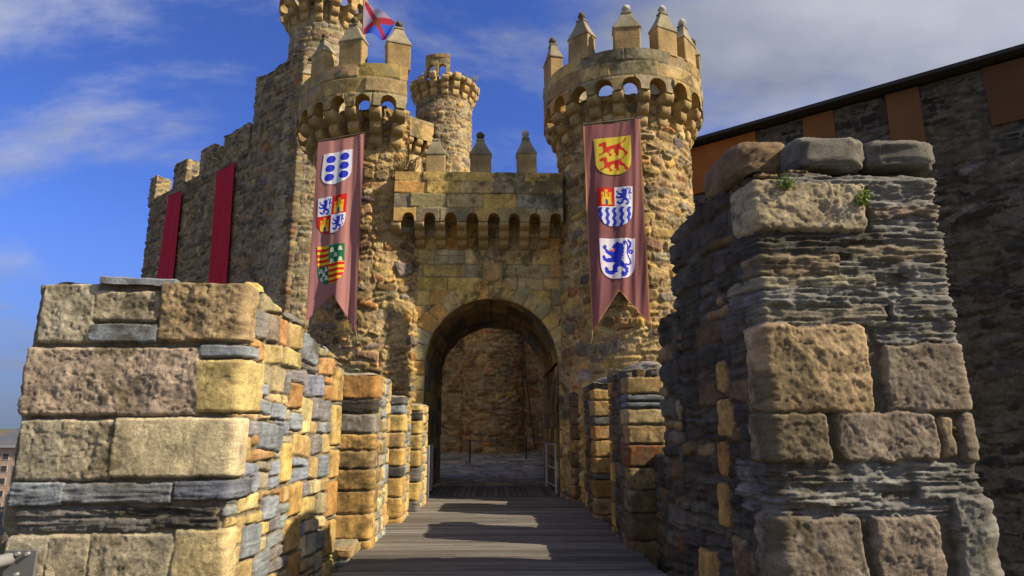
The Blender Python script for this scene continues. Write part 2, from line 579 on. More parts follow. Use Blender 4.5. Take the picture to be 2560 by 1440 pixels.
WGREY = (0.26, 0.225, 0.165)
PAL_TOWER = [(3.0, OCHRE), (3.6, TAN), (3.0, BROWN), (3.2, WGREY), (1.2, CREAM), (.6, ORANGE), (0.4, RUST), (.7, (0.17, 0.15, 0.125), 'slate'), (.5, YELLOW)]
PAL_KEEP = [(3.4, (0.31, 0.23, 0.125)), (3, (0.17, 0.115, 0.065)), (3.0, (0.21, 0.18, 0.13)), (1, (0.38, 0.25, 0.1)), (2, (0.11, 0.098, 0.08), 'slate'), (0.4, RUST)]
PAL_SIDE = [(2.4, BLUE, 'slate'), (2.0, (0.54, 0.41, 0.18), 'sand'), (2, (0.46, 0.33, 0.16), 'sand'), (1.8, (0.36, 0.31, 0.22), 'sand'), (.6, (0.42, 0.24, 0.1), 'sand'), (1.5, (0.2, 0.2, 0.2), 'slate'), (2.0, CREAM, 'sand')]
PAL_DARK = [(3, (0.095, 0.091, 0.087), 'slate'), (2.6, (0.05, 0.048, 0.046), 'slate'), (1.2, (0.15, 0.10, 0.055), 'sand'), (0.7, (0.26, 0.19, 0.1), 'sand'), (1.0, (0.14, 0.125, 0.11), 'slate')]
PAL_ASH = [(3.4, (0.43, 0.315, 0.15), 'ashlar'), (2.6, TAN, 'ashlar'), (.5, (0.46, 0.27, 0.1), 'ashlar'), (.8, (0.5, 0.37, 0.15), 'ashlar'), (1.8, (0.31, 0.265, 0.16), 'ashlar')]
PAL_PILLAR = [(3, OCHRE, 'sand'), (2, YELLOW, 'sand'), (1.2, ORANGE, 'sand'), (1.2, BLUE, 'slate'), (0.8, DARK, 'slate'), (1.2, TAN, 'sand'), (0.8, CREAM, 'sand')]

PAL_GATE = [(3, (0.56, 0.385, 0.13), 'ashlar'), (2.2, (0.48, 0.355, 0.16), 'ashlar'), (1.2, (0.60, 0.34, 0.10), 'ashlar'), (1.8, (0.37, 0.315, 0.17), 'ashlar'), (.8, (0.27, 0.245, 0.17), 'ashlar')]
#==SETTING==
# ------------------------------------------------------------------ ground
def build_ground():
    xs = np.concatenate([[-4000, -1500, -700, -350], np.arange(-240, 121, 6.0), [200, 400, 1000, 4000]])
    ys = np.concatenate([[-1500, -400, -120], np.arange(-60, 261, 6.0), [400, 800, 1800, 5000]])
    Xg, Yg = np.meshgrid(xs, ys, indexing='ij')
    t = np.clip((-Xg - 24) / 70, 0, 1)
    t = t * t * (3 - 2 * t)
    Zg = -3.2 - 19.5 * t + 0.5 * fbm(Xg / 14, Yg / 14, 0.0, 3, 5)
    n = fbm(Xg / 9, Yg / 9, 2.0, 3, 6)[..., None]
    C = np.where(n > 0, 1, 1) * (np.array((0.07, 0.085, 0.035)) * (0.5 - n / 2) + np.array((0.16, 0.13, 0.08)) * (0.5 + n / 2))
    mb = MB()
    mb.grid(np.dstack([Xg, Yg, Zg]), C)
    tag(mb.build('ground', M_GROUND), 'rough earth and grass ground around the castle and its ditch', kind='structure')


build_ground()

DECK_L, DECK_R = -1.74, 1.86


def build_deck():
    rng = random.Random(3)
    mb = MB()
    y = -2.5
    while y < 15.35:
        w = rng.uniform(0.135, 0.165)
        base = np.array((0.16, 0.15, 0.140)) * rng.uniform(0.6, 1.2)
        dz = rng.uniform(-0.006, 0.004)
        cut = [DECK_L - rng.uniform(0, .05), DECK_R + rng.uniform(0, .05)]
        if rng.random() < 0.7:
            cut.insert(1, rng.uniform(-1.0, 1.0))
        for a, b in zip(cut[:-1], cut[1:]):
            c = base * rng.uniform(0.85, 1.15)
            xs = np.linspace(a + .002, b - .002, 24)
            prof = np.array([(0, -0.05), (0.0, -0.006), (0.006, 0), (w * 0.35, 0.001), (w * 0.65, 0.001), (w - 0.016, 0), (w - 0.010, -0.006), (w - 0.010, -0.05)])
            P = np.zeros((len(xs), len(prof), 3))
            P[..., 0] = xs[:, None]
            P[..., 1] = y + prof[None, :, 0]
            P[..., 2] = dz + prof[None, :, 1] + 0.003 * fbm(xs[:, None] * 2, y * 9 + prof[None, :, 0] * 20, 1.0, 3, 9)
            g = fbm(xs[:, None] * 1.5, prof[None, :, 0] * 60 + y * 31, 2.0, 3, 11)
            mb.grid(P, c[None, None] * (1 + 0.45 * g[..., None]))
            for k in (0, -1):
                pass
        y += w
    mb.box((0.06, 6.4, -0.14), (3.5, 17.9, 0.12), (0.03, 0.028, 0.026))
    for x in (-1.5, 0, 1.5):
        mb.box((x, 6.4, -0.36), (0.25, 17.9, 0.3), (0.06, 0.05, 0.04))
    tag(mb.build('bridge_deck', M_WOOD, smooth=False), 'weathered wooden plank deck leading to the castle gate', kind='structure')
    # threshold planks laid lengthwise, then the paved passage and court
    mb = MB()
    mb.box((-.08, 16.6, -.09), (3.1, 2.9, .1), (0.03, 0.028, 0.026))
    x = -1.50
    while x < 1.34:
        w = rng.uniform(0.12, 0.15)
        c = np.array((0.115, 0.105, 0.1)) * rng.uniform(0.6, 1.25)
        mb.box((x + w / 2, 16.55, 0.012), (w - 0.014, 2.36, 0.05), c)
        x += w
    tag(mb.build('threshold_planks', M_WOOD, smooth=False), 'lengthwise planks across the gate threshold', kind='structure')


build_deck()


def build_paving():
    rng = random.Random(8)
    xs, ys = np.arange(-7, 7.01, 0.06), np.arange(17.7, 31.5, 0.06)
    st = courses(-7, 7, 17.7, 32, (0.35, 0.75), (0.4, 1.1), [(2, (0.34, 0.32, 0.28), 'ashlar'), (1, (0.38, 0.31, 0.22), 'ashlar'), (1, (0.3, 0.29, 0.28), 'ashlar')], rng, gap=0.02, prot=(0.02, 0.035), r=0.12, rot=0.08)
    H, C, D = Pattern(st, mortar=(0.12, 0.11, 0.09), warp=0.12, wf=1.6, seed=20, lichen=0.0)(xs, ys)
    Xg, Yg = np.meshgrid(xs, ys, indexing='ij')
    slope = np.clip((Yg - 18.5) / 12, 0, 1) * 0.42
    mb = MB()
    mb.grid(np.dstack([Xg, Yg, slope + H * 0.6 - 0.01]), C)
    tag(mb.build('pavement', M_STONE), 'uneven stone slab paving of the passage and inner court', kind='structure')


build_paving()
#==PIERS==
# ------------------------------------------------------------------ left foreground pier
def px_rect(x0, y0, x1, y1, A, n, sfun):
    a, b = at_plane(x0, y0, A, n), at_plane(x1, y1, A, n)
    return sfun(a), sfun(b), b[2], a[2]


def build_left_pier():
    rng = random.Random(21)
    yf, yb = 5.9, 8.55
    xl, xr, xr2 = -4.2, -2.33, -2.03
    p0, p1, p2, p3 = (xl, yf), (xr, yf), (xr2, yb), (xl - 0.1, yb)
    path = make_path([p0, p1, p2, p3], [0.012, 0.014, 0.06, 0.06])
    W1 = xr - xl
    A, n = (0, yf, 0), (0, 1, 0)
    fx = lambda q: q[0] - xl
    S = []

    def fs(x0, y0, x1, y1, col, kind='sand', wrap=0.0, **k):
        a, b, z0, z1 = px_rect(x0, y0, x1, y1, A, n, fx)
        if wrap:
            b = W1 + wrap
        k.setdefault('prot', 0.045)
        k['bw'], k['r'] = min(k.get('bw', .035), .03), min(k.get('r', .03), .03)
        g_ = -.011 if kind == 'sand' else .0
        S.append(stone(a - g_, b + g_, z0 - .002, z1 + .002, col, kind, **k))
    SAND, SANDG = (0.45, 0.395, 0.285), (0.41, 0.375, 0.29)
    fs(112, 710, 236, 858, SANDG, r=.05, bw=.06, rough=.03)
    fs(242, 727, 403, 806, SAND, r=.06, bw=.07, rough=.03)
    fs(224, 811, 397, 856, BLUE, 'slate', r=.01, bw=.012, rough=.006, prot=.05)
    fs(408, 706, 640, 856, (0.40, 0.30, 0.175), wrap=.17, r=.05, bw=.06, rough=.036, prot=.06)
    fs(74, 868, 498, 1040, PINK, r=.045, bw=.06, rough=.038, prot=.055)
    fs(508, 864, 640, 894, BLUE, 'slate', wrap=.27, r=.008, bw=.012, rough=.006, prot=.06)
    fs(496, 898, 640, 1030, (0.55, 0.44, 0.2), wrap=.42, r=.03, bw=.04, rough=.016, prot=.06)
    fs(56, 1048, 157, 1203, SANDG, r=.05, bw=.07, rough=.03)
    fs(162, 1050, 284, 1201, SAND, r=.06, bw=.08, rough=.032)
    fs(289, 1043, 640, 1193, (0.57, 0.49, 0.325), wrap=.2, r=.04, bw=.045, rough=.012, prot=.06)
    fs(34, 1206, 164, 1264, BLUE, 'slate', r=.01, bw=.015, rough=.014, prot=.06)
    fs(168, 1206, 433, 1258, (0.22, 0.235, 0.26), 'slate', r=.01, bw=.015, rough=.014, prot=.055)
    fs(438, 1200, 640, 1250, (0.14, 0.155, 0.2), 'slate', wrap=.36, r=.01, bw=.015, rough=.016, prot=.05)
    for i, (a, b, y0, y1) in enumerate([(40, 300, 1268, 1296), (300, 545, 1266, 1290), (45, 380, 1297, 1328), (380, 552, 1292, 1322)]):
        fs(a, y0, b, y1, DARK if i % 2 else SLATE, 'slate', r=.008, bw=.015, rough=.03, prot=.02)
    fs(20, 1338, 117, 1480, SANDG, r=.05, bw=.07)
    fs(124, 1336, 221, 1480, SAND, r=.05, bw=.07)
    fs(229, 1332, 430, 1480, SAND, r=.05, bw=.06, rough=.028)
    fs(436, 1322, 640, 1480, CREAM, wrap=.2, r=.05, bw=.05, rough=.02)
    zb = at_plane(300, 1484, A, n)[2]
    # dressed bands and quoins of the side face
    for z0, z1, s0, s1, c in [(1.78, 2.06, 1.02, 1.38, ORANGE), (1.02, 1.42, .98, 1.22, YELLOW), (0.66, 1.0, 1.25, 1.55, OCHRE), (0.3, 0.63, 1.2, 1.56, OCHRE), (-0.05, .27, 1.3, 1.62, ORANGE),
                              (-.4, -.08, 1.12, 1.5, (0.42, 0.24, 0.1)), (1.9, 2.35, 2.3, 2.66, OCHRE), (1.35, 1.86, 2.34, 2.66, YELLOW), (0.95, 1.3, 2.36, 2.66, OCHRE), (0.5, 0.92, 2.3, 2.66, ORANGE),
                              (0.05, 0.46, 2.32, 2.66, OCHRE), (-.35, 0.0, 2.3, 2.66, YELLOW)]:
        S.append(stone(W1 + s0, W1 + s1, z0, z1, np.array(c) * rng.uniform(.9, 1.1), 'sand', prot=.05, r=.03, bw=.035, rough=.012))
    for z0, z1, s0, s1 in [(1.72, 1.86, .28, .62), (1.66, 1.82, .64, .98), (1.36, 1.62, .45, .95), (1.88, 2.0, .3, .55), (.7, .92, .62, .95), (.42, .7, .3, .62), (2.3, 2.62, 1.3, 1.75), (1.55, 1.74, 1.1, 1.42)]:
        S.append(stone(W1 + s0, W1 + s1, z0, z1, np.array(BLUE) * rng.uniform(.85, 1.2), 'slate', prot=.05, r=.02, bw=.02, rough=.008, rot=rng.uniform(-.12, .05)))
    fill = courses(0, W1, -3.4, zb - .02, (.3, .45), (.4, .8), [(1, SANDG, 'sand'), (1, SAND, 'sand')], rng)
    fill += courses(W1, W1 + 2.75, -3.4, 3.1, (.13, .30), (.18, .46), PAL_SIDE, rng, gap=.007, prot=(.02, .05), r=.03, bw=.022, rot=.13, split=.2, rough=.010)
    fill += courses(W1 + 2.7, path['len'], -3.4, 3.1, (.2, .4), (.3, .6), PAL_SIDE, rng)
    ztop_f = at_plane(300, 712, A, n)[2]

    def ztop(s, X):
        f = np.interp(s, [0, W1, W1 + .35, W1 + .6, W1 + 1.3, W1 + 1.7, W1 + 2.2, W1 + 2.66, W1 + 4.5, path['len']], [0, 0.02, -.02, -.10, -.22, -.34, -.40, -.50, -.4, 0])
        return ztop_f + f + 0.03 * fbm(s * 4, 0.0, 1.0, 3, 44)
    pat = Pattern(S, fill, mortar=(0.19, 0.165, 0.12), warp=.018, wf=5, seed=51, colvar=.36, lichen=.22, mrough=.02, base=0.0)
    t = thing('stone_pier', 'large squat pier of cream and brown blocks with blue slate bands, left foreground', 'stone pier', (-3.2, 7.2, -3.2), 'stone piers at the bridge mouth')
    mb = MB()
    sheet(mb, path, -3.3, ztop_f + .1, .0125, pat, ztop=ztop, cap=26, capdome=.03, capc=(-3.15, 7.2))
    mb.build('masonry', M_NEAR, t)
    # loose slate slab on top
    a, b = at_plane(243, 722, (0, yf - .05, 0), n), at_plane(430, 722, (0, yf - .05, 0), n)
    mb = MB()
    xs = np.linspace(a[0], b[0], 40)
    prof = np.array([(.0, .0), (0, .055), (.02, .07), (.3, .075), (.55, .07), (.55, 0)])
    P = np.zeros((40, 6, 3))
    P[..., 0] = xs[:, None] + .06 * vnoise(prof[None, :, 0] * 6, xs[:, None] * 0, 1, 4)
    P[..., 1] = yf - .07 + prof[None, :, 0] + .015 * vnoise(xs[:, None] * 7, prof[None, :, 0], 3, 5)
    P[..., 2] = ztop_f - .0 + prof[None, :, 1] - (xs[:, None] - a[0]) * .035 + .006 * vnoise(xs[:, None] * 9, prof[None, :, 1] * 30, 3, 6)
    mb.grid(P, np.array(BLUE) * .95)
    for k in (0, -1):
        mb.raw(P[k], [[0, 1, 2, 3], [0, 3, 4, 5]], None, np.array(BLUE) * .95)
    tag(mb.build('slate_slab', M_NEAR, t, smooth=False), 'thin blue slate slab on the pier top')
    # rubble lumps along the falling top of the side face
    for i, (s_, y_, rad, c) in enumerate([(.33, 0, .12, YELLOW), (.72, 0, .13, (0.45, 0.4, 0.16)), (1.15, 0, .14, SLATE), (1.7, 0, .10, YELLOW), (2.2, 0, .11, BLUE)]):
        k = s_ / 2.67
        base = np.array([xr + (xr2 - xr) * k - .11, yf + 2.65 * k, float(ztop(np.array([W1 + s_]), None)[0]) + .01])
        mb = MB()
        boulder(mb, base, (rad, rad * 1.2, rad * .8), c, 60 + i, .25)
        mb.build('loose_stone', M_NEAR, t)


def boulder(mb, c, rad, col, seed, rough=.2, nu=36, nv=20, box=.0):
    th = np.linspace(0, 2 * math.pi, nu, endpoint=False)[:, None]
    ph = np.linspace(-math.pi / 2, math.pi / 2, nv)[None]
    e = 1 - box

    def sp(v):
        return np.sign(v) * np.abs(v) ** e
    D = np.dstack([sp(np.cos(th)) * sp(np.cos(ph)), sp(np.sin(th)) * sp(np.cos(ph)), sp(np.sin(ph)) * np.ones_like(th)])
    n1 = fbm(D[..., 0] * 1.6, D[..., 1] * 1.6, D[..., 2] * 1.6 + seed, 5, seed, .55)
    n2 = fbm(D[..., 0] * 4, D[..., 1] * 4, D[..., 2] * 4 + seed, 3, seed + 5)
    n3 = fbm(D[..., 0] * 9, D[..., 1] * 9, D[..., 2] * 9 + seed, 4, seed + 9, .65)
    P = D * (1 + rough * (n1 + .3 * n3)[..., None]) * np.asarray(rad)
    mb.grid(P + np.asarray(c, float), np.array(col) * (1 + .4 * n1 + .35 * n2 + .3 * n3)[..., None], wrap=True)


build_left_pier()


# ------------------------------------------------------------------ right foreground pier
def build_right_pier():
    rng = random.Random(33)
    yf, xl, xr, yb, xl2 = 5.3, 2.28, 3.86, 6.95, 2.03
    path = make_path([(xl2, yb), (xl, yf), (xr, yf), (xr + .1, yb)], [0.016, 0.012, 0.04, 0.05])
    W0 = math.hypot(xl2 - xl, yb - yf)
    A, n = (0, yf, 0), (0, 1, 0)
    fx = lambda q: q[0] - xl + W0
    W1 = W0 + xr - xl
    S = []

    def fs(x0, y0, x1, y1, col, kind='sand', wl=0.0, wr=0.0, **k):
        a, b, z0, z1 = px_rect(x0, y0, x1, y1, A, n, fx)
        if wl:
            a = W0 - wl
        if wr:
            b = W1 + wr
        k.setdefault('prot', .05)
        k['bw'], k['r'] = min(k.get('bw', .035), .04), min(k.get('r', .03), .06)
        g_ = .014 if kind == 'sand' else .011
        S.append(stone(a - g_, b + g_, z0 - g_, z1 + g_, col, kind, **k))
    G1, G2 = (0.195, 0.194, 0.190), (0.152, 0.151, 0.148)
    T1, T2, B1 = (0.34, 0.275, 0.19), (0.37, 0.275, 0.165), (0.235, 0.196, 0.16)
    fs(1905, 455, 2160, 580, (0.37, 0.31, 0.215), wl=.28, r=.09, bw=.10, rough=.045, prot=.07)
    lay = [(441, 474, 1950, 2330, G1), (476, 518, 2165, 2400, G1), (520, 545, 2170, 2400, B1), (547, 582, 2172, 2400, G2),
           (584, 606, 1900, 2200, DARK), (584, 612, 2200, 2400, G2), (608, 640, 1900, 2120, DARK), (614, 655, 2120, 2400, (0.2, 0.17, 0.13)), (642, 690, 1910, 2090, (0.2, 0.16, 0.11)), (657, 694, 2090, 2400, G2),
           (694, 722, 1900, 2180, (0.27, 0.25, 0.19)), (696, 748, 2180, 2420, G1), (724, 762, 1900, 2220, G1), (750, 800, 2220, 2430, G1), (764, 812, 1900, 2210, (0.2, 0.18, 0.15)), (802, 856, 2180, 2440, G1)]
    for y0, y1, x0, x1, c in lay:
        fs(x0, y0, x1, y1, np.array(c) * rng.uniform(.9, 1.12), 'slate', wl=(rng.uniform(.2, .5) if x0 < 1930 else 0), wr=(.3 if x1 > 2390 else 0), r=.012, bw=.014, rough=.036, prot=rng.uniform(.015, .06))
    fs(1930, 816, 2176, 1030, T2, wl=.2, r=.05, bw=.055, rough=.04, prot=.07)
    fs(2194, 862, 2500, 1026, B1, wr=.3, r=.06, bw=.07, rough=.034, prot=.06)
    fs(1930, 1036, 2068, 1156, T1, wl=.2, r=.10, bw=.10, rough=.045, prot=.08)
    fs(2078, 1032, 2334, 1152, B1, r=.06, bw=.08, rough=.04, prot=.07)
    fs(2338, 1040, 2382, 1140, T1, r=.07, bw=.05)
    fs(2386, 1036, 2520, 1150, B1, wr=.35, r=.08, bw=.08, rough=.035, prot=.06)
    for y0, y1, x0, x1 in [(1158, 1196, 1930, 2190), (1158, 1212, 2190, 2530), (1198, 1226, 1930, 2280), (1214, 1244, 2280, 2530), (1228, 1256, 1930, 2200), (1246, 1288, 2200, 2360), (1258, 1288, 1930, 2200)]:
        fs(x0, y0, x1, y1, np.array((0.215, 0.216, 0.218)) * rng.uniform(.8, 1.12), 'slate', wl=(.5 if x0 < 1950 else 0), wr=(.3 if x1 > 2500 else 0), r=.01, bw=.012, rough=.044, prot=rng.uniform(.015, .05))
    fs(1935, 1292, 2160, 1500, B1, wl=.22, r=.08, bw=.09, rough=.04, prot=.08)
    fs(2168, 1288, 2354, 1500, B1, r=.09, bw=.09, rough=.04, prot=.07)
    fs(2362, 1246, 2540, 1500, G1, wr=.3, r=.12, bw=.12, rough=.05, prot=.09)
    # quoin column on the side face
    for z0, z1, s0, s1, c in [(1.9, 2.2, .62, .8, OCHRE), (1.5, 1.85, .55, .82, OCHRE), (1.15, 1.45, .66, .84, ORANGE), (.7, 1.1, .7, .9, OCHRE), (.1, .45, .95, 1.35, OCHRE), (.3, .65, .45, .7, BROWN), (-.5, .05, .6, 1.0, BROWN)]:
        S.append(stone(W0 - s1, W0 - s0, z0, z1, np.array(c) * .9, 'sand', prot=.05, r=.04, bw=.04, rough=.014))
    fill = courses(W0, W1, -3.4, .0, (.3, .45), (.4, .8), [(1, B1, 'sand')], rng)
    fill += courses(0, W0, -3.4, 4.2, (.10, .26), (.16, .48), PAL_DARK, rng, gap=.012, prot=(.02, .06), r=.04, bw=.035, rot=.14, split=.2, rough=.018)
    fill += courses(W1, path['len'], -3.4, 4.2, (.14, .3), (.2, .6), PAL_DARK, rng)
    zt = at_plane(2100, 440, A, n)[2]

    def ztop(s, X):
        f = np.interp(s, [0, W0 - 1.1, W0 - .5, W0 - .15, W0, W1, path['len']], [-.10, .02, .0, -.03, 0, 0, 0])
        return zt + f + .05 * fbm(s * 5, 0.0, 3.0, 3, 71)
    pat = Pattern(S, fill, mortar=(0.10, 0.09, 0.075), warp=.035, wf=4, seed=81, colvar=.36, lichen=.26, mrough=.03)
    t = thing('stone_pier', 'tall ruined bridge pier of grey slate and brown boulders with tufts of grass, right foreground', 'stone pier', (3.05, 6.1, -3.2), 'stone piers at the bridge mouth')
    mb = MB()
    sheet(mb, path, -3.3, zt + .12, .0125, pat, ztop=ztop, cap=26, capdome=.05, capc=(3.0, 6.15), batter=.012)
    mb.build('masonry', M_NEAR, t)
    # coping boulders
    for i, (x0, y0, x1, y1, c, Y, box) in enumerate([(1800, 372, 1962, 480, (0.20, 0.14, 0.08), 5.85, .38), (1960, 364, 2137, 445, (0.18, 0.172, 0.16), 5.5, .6), (2133, 368, 2312, 446, (0.155, 0.148, 0.138), 5.5, .55)]):
        a, b = at_Y(x0, y0, Y), at_Y(x1, y1, Y)
        mb = MB()
        boulder(mb, ((a[0] + b[0]) / 2, Y + .18, (a[2] + b[2]) / 2), (abs(b[0] - a[0]) / 2 * 1.06, .42 if i else .5, abs(a[2] - b[2]) / 2 * 1.08), c, 90 + i, .13, 72, 44, box)
        tag(mb.build('coping_stone', M_NEAR, t), ['brown rounded coping boulder', 'grey squared coping boulder', 'dark grey sloping coping boulder'][i])
    mb = MB()     # broken back edge of the pier, stepping down
    pth = make_path([(1.92, 7.32), (1.96, 6.9), (3.6, 6.9), (3.6, 7.32)], .02)
    f2 = courses(0, pth['len'], -3.4, 3.3, (.1, .25), (.16, .45), PAL_DARK, rng, rot=.12, rough=.018)
    sheet(mb, pth, -3.3, 3.15, .018, Pattern([], f2, mortar=(0.10, 0.09, 0.075), warp=.035, seed=83, lichen=.2, mrough=.03), ztop=lambda s, X: 2.78 + .2 * fbm(s * 2.5, 0.0, 1.0, 3, 5), cap=10, capdome=.08)
    tag(mb.build('broken_end', M_NEAR, t), 'lower broken end of dark slate rubble')


build_right_pier()


# ------------------------------------------------------------------ parapet pillars
def pillar(x_in, y0, y1, thick, side, ztop_, seed, name, label, group, hs=None, pal=PAL_PILLAR, dark=False, cap_label=None):
    rng = random.Random(seed)
    if side < 0:
        pts = [(x_in - thick, y0), (x_in, y0), (x_in, y1), (x_in - thick, y1)]
        seg = [thick, y1 - y0, thick, y1 - y0]
    else:
        pts = [(x_in, y1), (x_in, y0), (x_in + thick, y0), (x_in + thick, y1)]
        seg = [y1 - y0, thick, y1 - y0, thick]
    path = make_path(pts, .018)
    S, z, i = [], -.25, 0
    fs0 = 0 if side < 0 else seg[0]            # front face start
    fs1 = fs0 + (thick)
    sd0, sd1 = (fs1, fs1 + seg[1]) if side < 0 else (0, seg[0])
    ft = []
    if hs is None:
        hs = []
        zz_ = z
        while zz_ < ztop_ - .08:
            h = rng.uniform(.2, .34)
            hs.append((min(h, ztop_ - zz_), None))
            zz_ += h
    for h, c in hs:
        p = pick(rng, pal) if c is None else (1, c, 'slate' if c in (BLUE, DARK, SLATE) else 'sand')
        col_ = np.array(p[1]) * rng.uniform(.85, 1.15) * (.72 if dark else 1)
        wrapl = rng.uniform(.16, .26) if i % 2 else rng.uniform(.3, .42)
        k = dict(prot=.05, r=.018, bw=.022, rough=.02 if p[2] == 'sand' else .010)
        if side < 0:
            S.append(stone(fs0 + .05, fs1 + wrapl, z + .004, z + h - .004, col_, p[2], **k))
            S.append(stone(sd1 - (.5 - wrapl) + .05, sd1 + .3, z + .005, z + h - .005, np.array(pick(rng, [(2, YELLOW), (2, OCHRE), (1, BLUE)])[1]), 'sand', prot=.045, r=.018, bw=.02, rough=.010))
        else:
            S.append(stone(fs0 - wrapl, fs1 - .05, z + .004, z + h - .004, col_, p[2], **k))
            S.append(stone(-.3, .5 - wrapl, z + .005, z + h - .005, np.array(pick(rng, [(2, BROWN), (2, OCHRE), (1, ORANGE)])[1]), 'sand', prot=.045, r=.018, bw=.02, rough=.010))
        z += h
        i += 1
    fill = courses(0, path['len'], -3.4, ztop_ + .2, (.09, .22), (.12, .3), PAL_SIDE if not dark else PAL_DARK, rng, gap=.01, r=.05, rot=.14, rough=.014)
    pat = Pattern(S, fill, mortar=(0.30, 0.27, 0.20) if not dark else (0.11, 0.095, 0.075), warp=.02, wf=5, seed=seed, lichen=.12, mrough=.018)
    t = thing(name, label, 'pillar', ((pts[0][0] + pts[2][0]) / 2, (y0 + y1) / 2, -.3), group)
    mb = MB()
    sheet(mb, path, -.9, ztop_ + .05, .018, pat, ztop=lambda s, X: ztop_ + .03 * fbm(s * 4, 0.0, seed * 1.1, 3, 3), cap=14, capdome=.03)
    mb.build('masonry', M_NEAR, t)
    return t


def px_x(px, Y, z=0.8):
    """world X of photo column px at depth Y and height z"""
    lo = at_Y(px, 1000, Y)
    for _ in range(4):
        py = 720 + F_PX * math.tan(PITCH - math.atan2(z - 1.6, Y))
        lo = at_Y(px, py, Y)
    return lo[0]


def slate_cap(t, c, rad, seed):
    mb = MB()
    boulder(mb, c, rad, (0.27, 0.25, 0.22), seed, .22, 48, 26, .25)
    tag(mb.build('cap_stone', M_NEAR, t), 'pale domed slate cap')


GL, GR = 'pillars of the sunlit left parapet', 'pillars of the shaded right parapet'
pillar(px_x(925, 9.1), 9.1, 10.35, .75, -1, 2.3, 101, 'parapet_pillar', 'tallest sunlit parapet pillar, orange block near its top, just behind the cream left pier', GL,
       hs=[(.36, OCHRE), (.33, OCHRE), (.30, OCHRE), (.28, OCHRE), (.25, TAN), (.22, OCHRE), (.27, GREY), (.20, DARK), (.36, ORANGE), (.22, GREY)])
pillar(px_x(1000, 11.35), 11.35, 12.3, .7, -1, 2.08, 102, 'parapet_pillar', 'middle sunlit parapet pillar of ochre blocks with one dark slate halfway up', GL,
       hs=[(.33, OCHRE), (.34, OCHRE), (.32, OCHRE), (.18, DARK), (.30, OCHRE), (.27, TAN), (.30, YELLOW), (.16, BLUE), (.2, SLATE)])
pillar(px_x(1044, 12.85), 12.85, 14.2, .55, -1, 2.0, 103, 'parapet_pillar', 'farthest and smallest sunlit parapet pillar, beside the gate railing', GL,
       hs=[(.22, SLATE), (.22, SLATE), (.34, YELLOW), (.28, SLATE), (.32, YELLOW), (.3, YELLOW), (.26, YELLOW), (.18, DARK), (.3, YELLOW)])
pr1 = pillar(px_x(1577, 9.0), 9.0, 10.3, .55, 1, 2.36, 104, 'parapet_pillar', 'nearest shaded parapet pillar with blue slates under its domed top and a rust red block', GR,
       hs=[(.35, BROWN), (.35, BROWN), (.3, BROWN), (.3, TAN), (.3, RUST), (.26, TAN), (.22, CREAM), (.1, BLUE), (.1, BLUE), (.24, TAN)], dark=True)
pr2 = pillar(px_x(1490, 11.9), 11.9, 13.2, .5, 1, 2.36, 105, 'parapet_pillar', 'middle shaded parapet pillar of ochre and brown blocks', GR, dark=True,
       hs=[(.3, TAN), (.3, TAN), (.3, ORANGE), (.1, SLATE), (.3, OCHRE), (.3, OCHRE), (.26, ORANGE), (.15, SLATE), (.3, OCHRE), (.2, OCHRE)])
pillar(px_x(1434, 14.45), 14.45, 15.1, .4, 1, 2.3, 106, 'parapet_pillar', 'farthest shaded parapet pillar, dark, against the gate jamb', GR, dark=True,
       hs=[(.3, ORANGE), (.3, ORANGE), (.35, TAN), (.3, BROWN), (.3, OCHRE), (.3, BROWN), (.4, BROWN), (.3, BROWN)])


slate_cap(pr1, (2.28, 9.85, 2.36), (.34, .72, .17), 121)
slate_cap(pr2, (2.22, 12.5, 2.36), (.28, .66, .15), 122)


def low_wall(x0, x1, y0, y1, h, seed, name, label, pal, mort):
    rng = random.Random(seed)
    path = make_path([(x0, y0), (x1, y0), (x1, y1), (x0, y1)], .025)
    fill = courses(0, path['len'], -3.4, h + .2, (.1, .24), (.16, .45), pal, rng, r=.05, rot=.1, rough=.016)
    mb = MB()
    sheet(mb, path, -3.3, h + .05, .025, Pattern([], fill, mortar=mort, warp=.03, seed=seed, mrough=.02, lichen=.15), ztop=lambda s, X: h + .03 * fbm(s * 3, 0.0, seed, 3, 3), cap=8, capc=((x0 + x1) / 2, (y0 + y1) / 2))
    return tag(mb.build(name, M_NEAR), label, 'wall', 'low walls along the bridge', 'thing')


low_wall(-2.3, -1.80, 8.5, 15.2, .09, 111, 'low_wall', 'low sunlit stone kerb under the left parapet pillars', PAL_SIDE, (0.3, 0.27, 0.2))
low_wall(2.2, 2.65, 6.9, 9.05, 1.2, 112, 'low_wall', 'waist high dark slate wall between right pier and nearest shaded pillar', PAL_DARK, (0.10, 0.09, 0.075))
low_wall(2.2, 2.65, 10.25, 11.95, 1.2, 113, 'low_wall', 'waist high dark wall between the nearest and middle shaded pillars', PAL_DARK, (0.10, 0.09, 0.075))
low_wall(2.0, 2.42, 13.1, 14.5, 1.4, 114, 'low_wall', 'waist high dark wall between the middle and farthest shaded pillars', PAL_DARK, (0.10, 0.09, 0.075))
